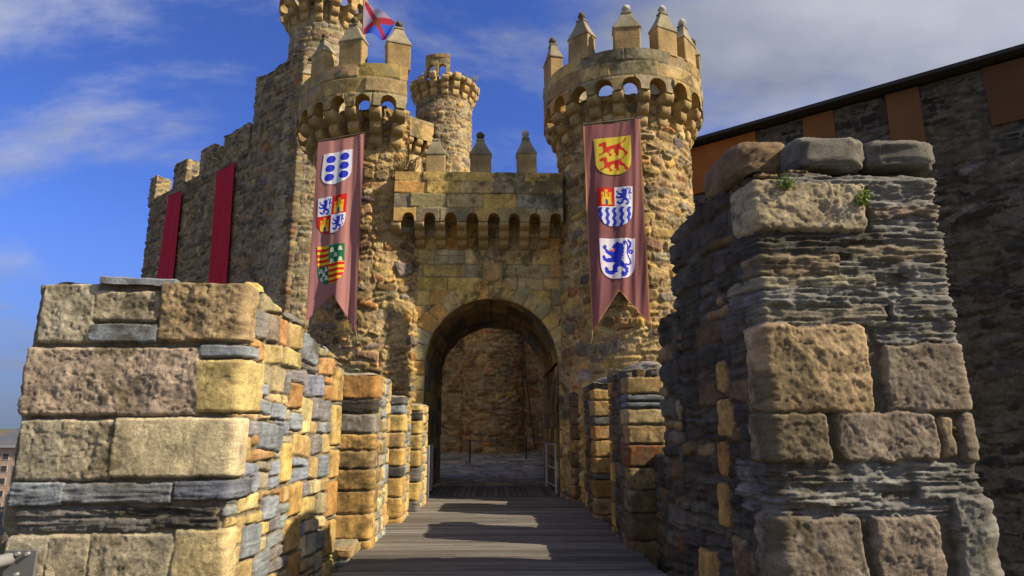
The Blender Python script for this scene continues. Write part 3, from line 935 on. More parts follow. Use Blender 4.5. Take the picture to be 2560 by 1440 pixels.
#==CASTLE==
# ------------------------------------------------------------------ crown pieces
def corbel_mesh(r0, r1, z0, z1, w, seed, lobes=3, name='corbel'):
    """stack of rounded stones stepping out from radius r0 (low) to r1 (high), local frame: outward = -Y"""
    prof = []
    hz = (z1 - z0) / lobes
    for k in range(lobes):
        a, b = z0 + k * hz, z0 + (k + 1) * hz
        rr = r0 + (r1 - r0) * (k + 1) / lobes
        rb = r0 + (r1 - r0) * k / lobes - .02
        for t in np.linspace(0, 1, 7):
            ang = t * math.pi / 2
            prof.append((rb + (rr - rb) * math.sin(ang) ** .8, a + .02 + (hz * .62) * (1 - math.cos(ang)), k))
        prof.append((rr, b - .012, k))
    prof = [(r0 - .25, z0, 0)] + prof + [(r0 - .25, z1, lobes - 1)]
    prof = np.array(prof)
    xs = np.array([-.5, -.47, -.38, -.15, .15, .38, .47, .5]) * w
    ins = np.array([.04, .012, 0, 0, 0, 0, .012, .04])
    P = np.zeros((len(xs), len(prof), 3))
    P[..., 0] = xs[:, None]
    P[..., 1] = -(prof[None, :, 0] - ins[:, None])
    P[..., 2] = prof[None, :, 1]
    P[..., 1] += .012 * fbm(P[..., 0] * 9, P[..., 2] * 9, seed, 3, seed)
    rng = random.Random(seed)
    lc = np.array([np.array(pick(rng, PAL_ASH[:2])[1]) * rng.uniform(.88, 1.06) for _ in range(lobes)])
    C = np.broadcast_to(lc[prof[:, 2].astype(int)][None], P.shape) * (1 + .4 * fbm(P[..., 0] * 4, P[..., 2] * 4, P[..., 1] * 4 + seed, 4, seed))[..., None]
    mb = MB()
    mb.grid(P, C)
    for k in (0, -1):
        n = len(prof)
        V = np.vstack([P[k], [[P[k][0, 0], -(r0 - .25), (z0 + z1) / 2]]])
        mb.raw(V, None, [[i, i + 1, n] for i in range(n - 1)], np.vstack([C[k], C[k][:1]]))
    return mb.mesh(name, M_ASHLAR)


def rrect(w, d, n=6, rad=.03):
    pts = []
    for cx, cy, a0 in ((w / 2 - rad, -d / 2 + rad, -90), (w / 2 - rad, d / 2 - rad, 0), (-w / 2 + rad, d / 2 - rad, 90), (-w / 2 + rad, -d / 2 + rad, 180)):
        for k in range(3):
            a = R(a0 + 45 * k)
            pts.append((cx + rad * math.cos(a), cy + rad * math.sin(a)))
    return np.array(pts)


def merlon_mesh(w, d, h, hr, seed, name='merlon'):
    rng = random.Random(seed)
    c1, c2 = np.array(pick(rng, PAL_ASH[:2])[1]) * rng.uniform(.8, 1.0), np.array((0.30, 0.27, 0.19)) * rng.uniform(.8, 1.05)
    base = rrect(1, 1, rad=.06)
    rings, cols = [], []
    zs = [(0, 1, 1, c1)] + [(h * t, 1, 1, c1) for t in np.linspace(.08, .96, 9)] + [(h, 1.0, 1.0, c1), (h + .01, 1.07, 1.10, c2), (h + .04, 1.07, 1.10, c2)]
    zs += [(h + .05 + hr * t, 1.05 * (1 - t) + .34 * t - .03 * math.sin(t * math.pi), 1.08 * (1 - t) + .45 * t - .03 * math.sin(t * math.pi), c2) for t in np.linspace(.1, 1, 8)]
    zs += [(h + .05 + hr + .005, .40, .56, c2), (h + .09 + hr, .40, .56, c2), (h + .11 + hr, .3, .4, c2)]
    for z, a, b, c in zs:
        q = np.column_stack([base[:, 0] * w * a, base[:, 1] * d * b, np.full(len(base), z)])
        n = fbm(q[:, 0] * 3, q[:, 1] * 3, q[:, 2] * 3 + seed, 3, seed)
        q[:, :2] *= (1 + .03 * n)[:, None]
        rings.append(q)
        cols.append(c[None] * (1 + .5 * n[:, None]))
    mb = MB()
    mb.loft(np.array(rings), np.array(cols))
    return mb.mesh(name, M_ASHLAR, smooth=False), h + .1 + hr


def finial_mesh(rad, pale, seed):
    prof = [(.55, 0), (.5, .15), (.3, .3), (.35, .45), (.75, .75), (.98, 1.2), (.95, 1.6), (.7, 2.0), (.35, 2.35), (.12, 2.55), (0.02, 2.6)]
    th = np.linspace(0, 2 * math.pi, 14, endpoint=False)
    P = np.array([[(r * rad * math.cos(t) * (1 + .14 * math.cos(5 * t + z * 3)), r * rad * math.sin(t) * (1 + .14 * math.cos(5 * t + z * 3)), z * rad) for t in th] for r, z in prof])
    n = fbm(P[..., 0] * 14, P[..., 1] * 14, P[..., 2] * 14, 3, seed)
    c = np.array((0.55, 0.53, 0.48) if pale else (0.13, 0.115, 0.075))
    mb = MB()
    mb.loft(P * (1 + .1 * n[..., None]), c * (1 + .5 * n[..., None]))
    return mb.mesh('finial', M_ASHLAR)


def put(mesh, name, parent, loc, rz, label=None):
    o = bpy.data.objects.new(name, mesh)
    COL.objects.link(o)
    o.parent = parent
    o.location = loc
    o.rotation_euler = (0, 0, rz)
    if label:
        o['label'] = label
    return o


def add_merlons(t, items, w, d, h, hr, seed):
    """items: (x, y, z, rz, pale) relative to the parent"""
    kinds = [merlon_mesh(w, d, h, hr, seed + i) for i in range(3)]
    fins = {p: finial_mesh(.10, p, seed) for p in (False, True)}
    for i, (x, y, z, rz, pale) in enumerate(items):
        me, hh = kinds[i % 3]
        m = put(me, 'merlon', t, (x, y, z - .03), rz + .05 * math.sin(i * 5.1 + seed))
        m.scale = (1 + .05 * math.sin(i * 3.7 + seed), 1, 1 + .06 * math.sin(i * 2.3 + seed))
        m.rotation_euler[0], m.rotation_euler[1] = .025 * math.sin(i * 4.1 + seed), .025 * math.sin(i * 6.7 + seed)
        put(fins[bool(pale)], 'finial', m, (0, 0, hh - .02), i * .7)


def crown(t, c, Ro, thick, zc, zs, zt, n, phase, a0, a1, seed, arch=.36, full=True):
    """ring parapet pierced by small arches between the corbels; t = parent Empty"""
    step = 360.0 / n
    rng = random.Random(seed)
    da = math.degrees(.03 / Ro)
    k = int((a1 - a0) / da)
    pts = arc(c, Ro, a0, a1, k)
    path = make_path(pts, .03, closed=False, r=0)
    ang = np.linspace(a0, a1, len(path['s']))
    hw = Ro * R(step) * arch

    def zbot(s, X):
        x = ((ang - phase + step / 2) % step - step / 2) * R(1) * Ro
        return np.where(np.abs(x) < hw, zs + np.sqrt(np.maximum(hw ** 2 - x ** 2, 0)), zc)
    hh = (zt - zs - hw) / 2
    st = []
    for z_a, z_b in ((zc - .1, zs + hw + .06), (zs + hw + .06, zs + hw + .06 + hh), (zs + hw + .06 + hh, zt + .1)):
        st += courses(0, path['len'], z_a, z_a + 1e-3, (z_b - z_a, z_b - z_a), (.5, .95), PAL_ASH, rng, gap=.004, prot=(.012, .022), r=.012, bw=.014, split=0)
    pat = Pattern([], st, mortar=(0.22, 0.18, 0.11), warp=.008, seed=seed, lichen=.32, mrough=.006)
    mb = MB()
    P, C, D = sheet(mb, path, zc - .02, zt, .028, pat, zbot=zbot)
    zb = zbot(path['s'], None)
    zb_in = zb
    X, NV = path['x'], path['n']
    Xi = X - NV * thick
    zrow = np.linspace(0, 1, 12)
    Pi = np.dstack([np.repeat(Xi[:, None, 0], 12, 1), np.repeat(Xi[:, None, 1], 12, 1), zb[:, None] * (1 - zrow) + zt * zrow])
    ci = np.array(TAN) * .9
    mb.grid(Pi, ci)
    e = np.arange(len(X))
    bo = np.column_stack([X + NV * .012, zb])
    bi = np.column_stack([Xi, zb])
    mb.grid(np.stack([bo, (bo + bi) / 2, bi], 1), np.array(OCHRE) * .8)
    to = P[:, -1]
    ti = np.column_stack([Xi, np.full(len(X), zt)])
    mb.grid(np.stack([to, (to + ti) / 2 + [0, 0, .01], ti], 1), np.array((0.32, 0.28, 0.18)))
    if a1 - a0 < 359:
        for k_ in (0, -1):
            z_ = np.linspace(zb[k_], zt, 8)
            mb.grid(np.stack([np.column_stack([np.tile(X[k_], (8, 1)), z_]), np.column_stack([np.tile(Xi[k_], (8, 1)), z_])], 0), np.array(OCHRE) * .9)
    mb.build('parapet', M_ASHLAR, t)


def shaft(name, t, path, z0, z1, dz, seed, pal=PAL_TOWER, hh=(.12, .30), ww=(.16, .5), stones=(), cap=8, batter=0.0, mortar=(0.43, 0.315, 0.155), ztop=None, lichen=.2, mat=None, warp=.09, capc=None, zbot=None, prot=(.02, .075), bury=.36, dark=-.02, streak=1.0):
    rng = random.Random(seed)
    fill = courses(0, path['len'], z0 - .2, z1 + .3, hh, ww, pal, rng, gap=.018, prot=prot, r=.09, bw=.045, rot=.30, split=.25, rough=.022, jit=.2)
    pat = Pattern(list(stones), fill, mortar=mortar, warp=warp, wf=2.4, seed=seed, lichen=lichen, mrough=.03, bury=bury, dark=dark, streak=streak)
    mb = MB()
    sheet(mb, path, z0, z1, dz, pat, cap=cap, batter=batter, ztop=ztop, capc=capc, zbot=zbot)
    return mb.build(name, mat or M_STONE, t)


Z_CB, Z_CT, Z_SP, Z_TOP = 8.42, 9.18, 9.28, 10.22


def on_circle(c, r, a):
    return c[0] + r * math.sin(R(a)), c[1] - r * math.cos(R(a))


# right gate tower
CR, RS, RC = (3.28, 15.4), 1.62, 2.03
tr_ = thing('castle_tower', 'right gate tower, round rubble shaft lit from the right, crowned by corbels and pinnacled merlons', 'castle tower', (CR[0], CR[1], -3.0), 'round towers flanking the gate')
shaft('shaft', tr_, make_path(arc(CR, RS, -180, 180, 330)[:-1], .03), -3, 9.5, .03, 201, batter=.012, ztop=lambda s, X: 9.33 + .12 * fbm(s * 2.2, 0.0, 5.0, 3, 4), dark=-.14, streak=.6)
crown(tr_, CR, RC, .28, Z_CT, Z_SP, Z_TOP, 20, -5, -180, 180, 203, arch=.335)
cms = [corbel_mesh(RS - .02, RC - .02, Z_CB, Z_CT + .01, .27, 210 + i) for i in range(4)]
for k in range(20):
    put(cms[(k * 7) % 4], 'corbel', tr_, (0, 0, 3.0), R(-5 + 9 + 18 * k))
its = []
for a, pale in ((-78, 0), (-41, 0), (-6.5, 1), (22, 1), (46, 1), (72, 0), (104, 0), (136, 0), (168, 0), (-122, 0), (-156, 0)):
    x, y = on_circle((0, 0), RC - .17, a)
    its.append((x, y, Z_TOP + 3.0 - .01, R(a), pale))
add_merlons(tr_, its, .60, .34, .62, .42, 220)

# left gate tower
CL, RSL, RCL = (-3.10, 16.6), 1.66, 2.30
CLS = (-3.03, 16.6)
tl_ = thing('castle_tower', 'left gate tower behind the dusty pink banner, with a crown cut off beside the gate', 'castle tower', (CL[0], CL[1], -3.0), 'round towers flanking the gate')
pl = make_path(arc(CLS, RSL, -190, 41, 260) + [np.array([-1.93, 17.6]), np.array([-2.6, 18.4])], .03, r=.02)
shaft('shaft', tl_, pl, -3, 9.55, .03, 231, batter=.012, dark=-.16, streak=.5, capc=(-3.3, 16.9), ztop=lambda s, X: np.where(X[:, 0] > CL[0] + RCL * math.sin(R(22)) + .02, 7.75, 9.42) + .10 * fbm(s * 3, 0.0, 1.0, 3, 4))
crown(tl_, CL, RCL, .30, Z_CT, Z_SP, Z_TOP + .08, 23, -4, -130, 23, 233, arch=.30)
cms = [corbel_mesh(RSL - .02, RCL - .02, Z_CB - .1, Z_CT + .01, .29, 240 + i) for i in range(4)]
for k in range(-9, 2):
    put(cms[(k * 7) % 4], 'corbel', tl_, (0, 0, 3.0), R(-4 + 360 / 46 + 360 / 23 * k))
its = []
for a, pale in ((-40, 0), (-13, 0), (17, 0), (-78, 0), (-112, 0)):
    x, y = on_circle((0, 0), RCL - .18, a)
    its.append((x, y, Z_TOP + 3.08 - .01, R(a), pale))
add_merlons(tl_, its, .60, .34, .66, .42, 250)


# ------------------------------------------------------------------ gatehouse
GY, GYB = 15.3, 19.8
HW = 1.58
GCX = px_x(1229, GY, 2.5)
ZAP = at_Y(1229, 747, GY)[2]
ZSPR = ZAP - HW
tg = thing('gatehouse', 'gatehouse wall of ochre ashlar with a round arched passage under a machicolated parapet', 'gatehouse', (GCX, GY, 0))
gx0, gx1 = -2.05, px_x(1412, GY, 4)
pg = make_path([(gx0, GY), (gx1, GY), (gx1, GYB), (gx0, GYB)], [.022, .1, .1, .1])


def g_zbot(s, X):
    x = X[:, 0] - GCX
    inn = (np.abs(x) < HW) & ((np.abs(X[:, 1] - GY) < .01) | (np.abs(X[:, 1] - GYB) < .01))
    return np.where(inn, ZSPR + np.sqrt(np.maximum(HW ** 2 - x ** 2, 0)), -.3)


rng = random.Random(61)
gst = courses(0, pg['len'], -.3, 8.0, (.26, .40), (.45, .95), PAL_GATE, rng, gap=.006, prot=(.008, .02), r=.02, bw=.018, split=.1, rough=.008)
mb = MB()
sheet(mb, pg, -.3, 7.1, .025, Pattern([], gst, mortar=(0.22, 0.18, 0.11), warp=.014, seed=62, lichen=.24, mrough=.014, colvar=.42), zbot=g_zbot, cap=6)
mb.build('wall', M_ASHLAR, tg)
# rubble strip of the wall at the foot of the left tower is part of the shaft; vault of the passage
mb = MB()
a = np.linspace(0, math.pi, 90)
prof = [(-HW, z) for z in np.arange(-.2, ZSPR, .05)] + [(-HW * math.cos(t), ZSPR + HW * math.sin(t)) for t in a] + [(HW, z) for z in np.arange(ZSPR, -.2, -.05)]
prof = np.array(prof)
sl_ = np.concatenate([[0], np.cumsum(np.hypot(*np.diff(prof, axis=0).T))])
ys = np.arange(GY - .01, GYB + .3, .05)
vst = courses(GY - .2, GYB + .5, 0, sl_[-1] + .2, (.3, .5), (.6, 1.3), [(2, OCHRE, 'ashlar'), (2, TAN, 'ashlar'), (1, GREY, 'ashlar'), (1, (0.22, 0.17, 0.09), 'ashlar')], rng, gap=.008, prot=(.005, .02), r=.015, bw=.02)
H, C, D = Pattern([], vst, mortar=(0.14, 0.12, 0.08), warp=.01, seed=66, lichen=.1)(ys, sl_)
nx = np.gradient(prof[:, 1], sl_)
nz_ = -np.gradient(prof[:, 0], sl_)
P = np.dstack([GCX + prof[None, :, 0] + nx[None] * H, np.repeat(ys[:, None], len(prof), 1), prof[None, :, 1] + nz_[None] * H])
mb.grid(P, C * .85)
mb.build('vault', M_ASHLAR, tg)
# voussoir ring and jambs, proud of the wall
mb = MB()
th = np.linspace(0, math.pi, 260)
zj = np.arange(-.2, ZSPR, .03)
path_u = np.concatenate([zj - ZSPR, th * (HW + .2), th[-1] * (HW + .2) + (ZSPR - zj[::-1]) + .001])
rr = np.linspace(0, .46, 20)
vs_ = []
u = path_u[0]
while u < path_u[-1]:
    w = rng.uniform(.30, .42)
    p = pick(rng, PAL_GATE[:4])
    cc = np.array(p[1]) * rng.uniform(1.0, 1.28)
    vs_.append(stone(u + .006, u + w - .006, -.05, rng.uniform(.40, .47), cc, 'ashlar', prot=.02, r=.012, bw=.015, rough=.008))
    u += w
H, C, D = Pattern(vs_, mortar=(0.2, 0.17, 0.11), warp=.01, seed=68, lichen=.18)(path_u, rr)
P = np.zeros((len(path_u), len(rr), 3))
for i, u in enumerate(path_u):
    if u < 0:
        x, z = -HW - rr, np.full(len(rr), u + ZSPR)
    elif u <= th[-1] * (HW + .2):
        t = u / (HW + .2)
        x, z = -(HW + rr) * math.cos(t), ZSPR + (HW + rr) * math.sin(t)
    else:
        x, z = HW + rr, np.full(len(rr), ZSPR - (u - th[-1] * (HW + .2)))
    P[i, :, 0], P[i, :, 2] = GCX + x, z
lip = np.clip(np.minimum(rr / .03, (rr[-1] - rr) / .03), 0, 1)
P[..., 1] = GY - .012 - H * np.minimum(1, lip[None] + .3)
P[:, 0, 1] = GY + .02
P[:, -1, 1] = GY + .03
mb.grid(P, C)
mb.build('arch', M_ASHLAR, tg)
# carved shield stone over the arch
a0_, b0_ = at_Y(1207, 655, GY - .03), at_Y(1257, 705, GY - .03)
mb = MB()
gxn = np.linspace(0, 1, 26)
U, V = np.meshgrid(gxn, gxn, indexing='ij')
sh = np.clip(((.40 - np.abs(U - .5)) * np.minimum(1, (V - .08) * 8)) * 12, 0, 1) * (np.abs(U - .5) < .42 * np.sqrt(np.clip(1.05 - np.clip(V - .45, 0, 1) ** 2 * 3.2, 0, 1)))
edge = np.minimum(np.minimum(U, 1 - U), np.minimum(V, 1 - V))
P = np.dstack([a0_[0] + (b0_[0] - a0_[0]) * U, GY - .045 - .04 * sh + .05 * (edge < .01) - .012 * fbm(U * 8, V * 8, 1.0, 3, 3) * sh, a0_[2] + (b0_[2] - a0_[2]) * V])
mb.grid(P, np.array((0.44, 0.29, 0.12)) * (1 + .3 * fbm(U * 5, V * 5, 2.0, 3, 5))[..., None])
tag(mb.build('shield_stone', M_ASHLAR, tg), 'weathered carved shield stone over the arch crown')

# machicolated parapet above the gate
PY = 14.72
px0, px1 = px_x(986, PY, 7), px_x(1407, PY, 7)
ZPT = at_Y(1200, 431, PY)[2]
arches = [px_x(c, PY, 6.6) for c in (1021, 1074, 1127, 1181, 1235, 1286, 1338, 1389)]
ahw = .135
ZPS = at_Y(1127, 545, PY)[2]
ZPB = at_Y(1127, 553, PY)[2]
pp = make_path([(px0, PY), (px1, PY)], .02, closed=False, r=0)


def p_zbot(s, X):
    z = np.full(len(s), ZPB)
    for c in arches:
        x = np.abs(X[:, 0] - c)
        z = np.where(x < ahw, np.maximum(z, ZPS + np.sqrt(np.maximum(ahw ** 2 - x ** 2, 0))), z)
    return z


rows_ = [ZPB - .02, ZPS + .26, ZPS + .62, ZPS + .94, ZPT + .1]
pst = []
for za, zb_ in zip(rows_[:-1], rows_[1:]):
    pst += courses(0, pp['len'], za, za + 1e-3, (zb_ - za, zb_ - za), (.42, .85), PAL_GATE, rng, gap=.004, prot=(.012, .022), r=.012, bw=.014, split=0)
mb = MB()
P, C, D = sheet(mb, pp, ZPB, ZPT, .022, Pattern([], pst, mortar=(0.2, 0.16, 0.1), warp=.008, seed=70, lichen=.2, mrough=.006), zbot=p_zbot)
zb = p_zbot(pp['s'], pp['x'])
Xp = pp['x'][:, 0]
TH = .3
mb.grid(np.stack([np.column_stack([Xp, np.full_like(Xp, PY - .01), zb]), np.column_stack([Xp, np.full_like(Xp, PY + TH), zb])], 1), np.array(OCHRE) * .8)
mb.grid(np.stack([np.column_stack([Xp, np.full_like(Xp, PY + TH), zb]), np.column_stack([Xp, np.full_like(Xp, PY + TH), np.full_like(Xp, ZPT)])], 1), np.array(TAN) * .9)
mb.grid(np.stack([P[:, -1], np.column_stack([Xp, np.full_like(Xp, PY + TH), np.full_like(Xp, ZPT)])], 1), np.array((0.3, 0.26, 0.17)))
for k_ in (0, -1):
    mb.raw([[Xp[k_], PY - .01, zb[k_]], [Xp[k_], PY + TH, zb[k_]], [Xp[k_], PY + TH, ZPT], [Xp[k_], PY - .01, ZPT]], [[0, 1, 2, 3]], None, np.array(OCHRE))
mb.build('parapet', M_ASHLAR, tg)
ZCB = at_Y(1127, 622, GY - .05)[2]
cms = [corbel_mesh(0.0, GY - PY, ZCB, ZPB + .01, .235, 270 + i) for i in range(4)]
for k in range(len(arches) - 1):
    put(cms[(k * 3) % 4], 'corbel', tg, ((arches[k] + arches[k + 1]) / 2 - GCX, 0, 0), 0)
put(corbel_mesh(0.0, GY - PY, ZPB - .3, ZPB + .01, .235, 275, 1), 'corbel', tg, ((arches[0] - .30) - GCX, 0, 0), 0, 'single stub corbel at the parapet end')
its = []
for c, pale in ((1090, 0), (1202, 0), (1317, 1)):
    its.append((px_x(c, PY + .15, 8) - GCX, PY + .17 - GY, ZPT - .01, 0, pale))
add_merlons(tg, its, .50, .30, .52, .36, 280)

# ------------------------------------------------------------------ inner court seen through the passage
tcw = thing('courtyard_wall', 'brown rubble court wall seen through the gate passage', 'wall', (0, 30, .3))
stp = make_path([(-9, 30.6), (-1.6, 30.2)] + arc((-.1, 30.6), 1.5, -75, 75, 12) + [(1.6, 30.2), (9, 30.6), (9, 32), (-9, 32)], [.06] + [.06] * 14 + [.2] * 3)
shaft('masonry', tcw, stp, -.5, 9.0, .06, 301, pal=[(2, (0.30, 0.18, 0.08)), (2, (0.40, 0.18, 0.06)), (4, (0.52, 0.31, 0.11)), (3, (0.5, 0.36, 0.18))], hh=(.12, .28), ww=(.22, .6), mortar=(0.42, 0.29, 0.15))
tcs = thing('courtyard_wall', 'unseen high side wall added right of the inner court to block the sun', 'wall', (5.2, 25, .3))
shaft('masonry', tcs, make_path([(4.6, 18.4), (5.8, 18.4), (5.8, 30.4), (4.6, 30.4)], .12), -.5, 9.0, .12, 302, pal=[(3, BROWN), (2, RUST), (2, OCHRE), (2, TAN)], mortar=(0.25, 0.18, 0.1))  # wall added out of view to keep the sun off the court

# ------------------------------------------------------------------ keep turret and curtain wall, far left
KY = 27.0
kx = px_x(790, KY, 14)
KR = 1.40
CK = (kx, KY)
tk = thing('castle_tower', 'tall weathered grey turret with corbel crown, rising behind the left gate tower', 'castle tower', (kx, KY, -3.2))
zk = at_Y(783, 42, KY - KR)[2]
shaft('shaft', tk, make_path(arc(CK, KR, -180, 180, 150)[:-1], .06), -3.2, zk + .9, .06, 311, pal=[(3, (0.36, 0.29, 0.18)), (2, BROWN), (3, (0.27, 0.24, 0.18)), (1, (0.40, 0.29, 0.14))], hh=(.14, .32), ww=(.2, .6), mortar=(0.38, 0.32, 0.215), batter=.018)
kc = [corbel_mesh(KR - .02, KR + .62, zk - .25, zk + .85, .34, 320 + i) for i in range(3)]
for k in range(15):
    put(kc[(k * 5) % 3], 'corbel', tk, (0, 0, 3.2), R(24 * k + 7))
crown(tk, CK, KR + .6, .25, zk + .82, zk + .84, zk + 1.75, 15, 7 + 12, -180, 180, 325, arch=.3)

# curtain with merlons: level top, so the direction follows from two points of the photo
A1 = at_Y(592, 325, 29.0)


def solve_dir(A, px, py):
    best = None
    for deg in np.arange(20, 80, .25):
        d = np.array([-math.sin(R(deg)), math.cos(R(deg)), 0])
        nrm = np.array([d[1], -d[0], 0])
        q = at_plane(px, py, A, nrm)
        e = abs(q[2] - A[2])
        if best is None or e < best[0]:
            best = (e, d, nrm, q)
    return best


e_, dC, nC, Q1 = solve_dir(A1, 397, 437)
if np.dot(nC, EYE - A1) < 0:
    nC = -nC
cw = lambda px, py: at_plane(px, py, A1, nC)
s_of = lambda q: float(np.dot(q - A1, dC))
sL, sR = s_of(cw(366, 600)), s_of(cw(626, 400))
ZM = A1[2]
ZCR = cw(640, 392)[2] - .0
tcu = thing('curtain_wall', 'crenellated grey brown curtain wall with two red banners, far left behind the cream pier', 'castle wall', tuple(np.append((A1 + dC * 5)[:2], -3.2)))


def cpt(s, off=0.0):
    q = A1 + dC * s + nC * off
    return (q[0], q[1])


TCW = 1.0
pc = make_path([cpt(sL), cpt(sR - 1.0), cpt(sR - 1.0, -TCW), cpt(sL, -TCW)], [.05, .2, .2, .1])
ZB = ZM - 1.45
shaft('wall', tcu, pc, -3.4, ZB, .05, 331, pal=PAL_KEEP, hh=(.16, .36), ww=(.22, .7), mortar=(0.27, 0.21, 0.13))
for i, (x0, x1) in enumerate(((373, 397), (430, 468), (492, 530), (549, 616))):
    s0, s1 = s_of(cw(x0, 500)), s_of(cw(x1, 420))
    rngm = random.Random(340 + i)
    pm = make_path([cpt(s0, .03), cpt(s1, .03), cpt(s1, -.75), cpt(s0, -.75)], .05)
    shaft('merlon', tcu, pm, ZB - .3, ZM, .05, 341 + i, pal=PAL_KEEP, hh=(.14, .26), ww=(.2, .45), mortar=(0.32, 0.27, 0.18), ztop=lambda s, X, i=i: ZM - .04 + .08 * fbm(s * 1.5, 0.0, i * 3.3, 3, 8))
# tall wall block between the curtain and the turret
sT0, sT1 = s_of(cw(628, 400)), s_of(cw(745, 400))
zt0, zt1 = cw(640, 205)[2], cw(715, 165)[2]
tt = thing('castle_wall', 'high sloping topped grey wall block between the turret and the curtain wall', 'castle wall', tuple(np.append(cpt((sT0 + sT1) / 2, -1), -3.2)))
pt = make_path([cpt(sT0, .06), cpt(sT1, .06), cpt(sT1, -2.5), cpt(sT0, -2.5)], [.06, .3, .3, .3])


def t_top(s, X):
    k = np.clip((s) / max(pt['s'][-1] * .35, .1), 0, 1)
    return zt0 + (zt1 - zt0) * k + .25 * fbm(s * 1.3, 0.0, 2.0, 3, 9)


shaft('masonry', tt, pt, -3.4, max(zt0, zt1) + .6, .06, 351, pal=PAL_KEEP, hh=(.16, .36), ww=(.22, .7), mortar=(0.28, 0.225, 0.145), ztop=t_top)

# red banners on the curtain
def wall_banner(c, label):
    q = [at_plane(x, y, A1 + nC * .16, nC) for x, y in c]        # tl tr br bl
    nu, nv = 30, 90
    U, V = np.meshgrid(np.linspace(0, 1, nu), np.linspace(0, 1, nv), indexing='ij')
    top = q[0][None, None] * (1 - U[..., None]) + q[1][None, None] * U[..., None]
    bot = q[3][None, None] * (1 - U[..., None]) + q[2][None, None] * U[..., None]
    P = top * (1 - V[..., None]) + bot * V[..., None]
    f = .012 * np.sin(U * 13 + 3 * V) * V + .07 * fbm(U * 3.5 + V, V * 1.6, 1.0, 3, len(label)) * (.3 + V)
    P = P + nC[None, None] * f[..., None]
    mb = MB()
    mb.grid(P, np.array((0.50, 0.006, 0.022)))
    t = thing('wall_banner', label, 'banner', tuple(q[3] - nC * .1), 'red banners on the curtain wall')
    mb.build('cloth', M_CLOTH, t)
    mb = MB()
    mb.tube([q[0] + np.array([0, 0, .02]), q[1] + np.array([0, 0, .02])], .03, 8, (0.08, 0.05, 0.04))
    mb.build('rod', M_METAL, t)


wall_banner([(421, 490), (455, 477), (430, 720), (388, 728)], 'left, shorter plain red banner on the curtain wall')
wall_banner([(541, 432), (587, 406), (565, 728), (520, 735)], 'right, taller plain red banner on the curtain wall')

# ------------------------------------------------------------------ far round tower behind the gatehouse
TY = 33.0
tx = px_x(1109, TY, 17)
TRr = 1.50
ztp = at_Y(1113, 215, TY - TRr)[2]
tf = thing('castle_tower', 'slim round tower with ragged projecting corbels rising behind the gatehouse parapet', 'castle tower', (tx, TY, -3))
shaft('shaft', tf, make_path(arc((tx, TY), TRr, -180, 180, 180)[:-1], .06), -3, ztp + .35, .06, 361, pal=PAL_KEEP[:4] + [(2, OCHRE)], hh=(.14, .34), ww=(.25, .7), mortar=(0.40, 0.33, 0.21), batter=.006)
fc = [corbel_mesh(TRr - .02, TRr + .46, ztp - .55, ztp + .45 + .12 * i, .36, 370 + i, 3) for i in range(3)]
for k in range(17):
    put(fc[(k * 5) % 3], 'corbel', tf, (0, 0, 3.0), R(360 / 17 * k + 5))
crown(tf, (tx, TY), TRr + .30, .25, ztp + .55, ztp + .95, ztp + 1.75, 17, 0, -31, 13, 375, arch=.3)
for k in range(13):
    mb = MB()
    x, y = on_circle((tx, TY), TRr + .12, 360 / 13 * k + 12)
    boulder(mb, (x, y, ztp + .55), (.28, .28, .2), TAN, 380 + k, .3, 14, 10)
    mb.build('broken_stone', M_STONE, tf)

# sunlit side machicolation behind the left gate tower
BY = 20.6
bx0, bx1 = px_x(1003, BY, 11), px_x(1076, BY, 11)
bz0, bz1 = at_Y(1040, 392, BY)[2], at_Y(1040, 292, BY)[2]
tb = thing('machicolated_turret', 'small sunlit machicolated turret with stepped corbels between left gate tower and slim round tower', 'turret', ((bx0 + bx1) / 2, BY + .9, 6.5))
pbx = make_path([(bx0 - .4, BY + .38), (bx1 - .35, BY + .38), (bx1 - .35, BY + 2.0), (bx0 - .4, BY + 2.0)], .06)
shaft('wall', tb, pbx, 6.0, bz0 + .8, .06, 391, mortar=(0.38, 0.31, 0.2))
pbx = make_path([(bx0 - .4, BY), (bx1, BY), (bx1, BY + 2.0), (bx0 - .4, BY + 2.0)], .05)
rngb = random.Random(5)
mb = MB()
sheet(mb, pbx, bz0 + .75, bz1, .04, Pattern([], courses(0, pbx['len'], bz0, bz1 + .2, (.3, .4), (.4, .8), PAL_ASH, rngb, gap=.005, prot=(.01, .02), r=.012, bw=.015), warp=.01, seed=393, lichen=.1), cap=5)
mb.build('parapet', M_ASHLAR, tb)
cb = [corbel_mesh(.15, .55, bz0 - 6.5, bz0 + .78 - 6.5, .24, 395 + i) for i in range(2)]
for k in range(3):
    put(cb[k % 2], 'corbel', tb, (bx0 + (bx1 - bx0) * (.12 + .38 * k) - (bx0 + bx1) / 2, BY + .55 - BY - .9, 0), 0)

tb.rotation_euler[2] = R(38)
tb.location.x -= .42

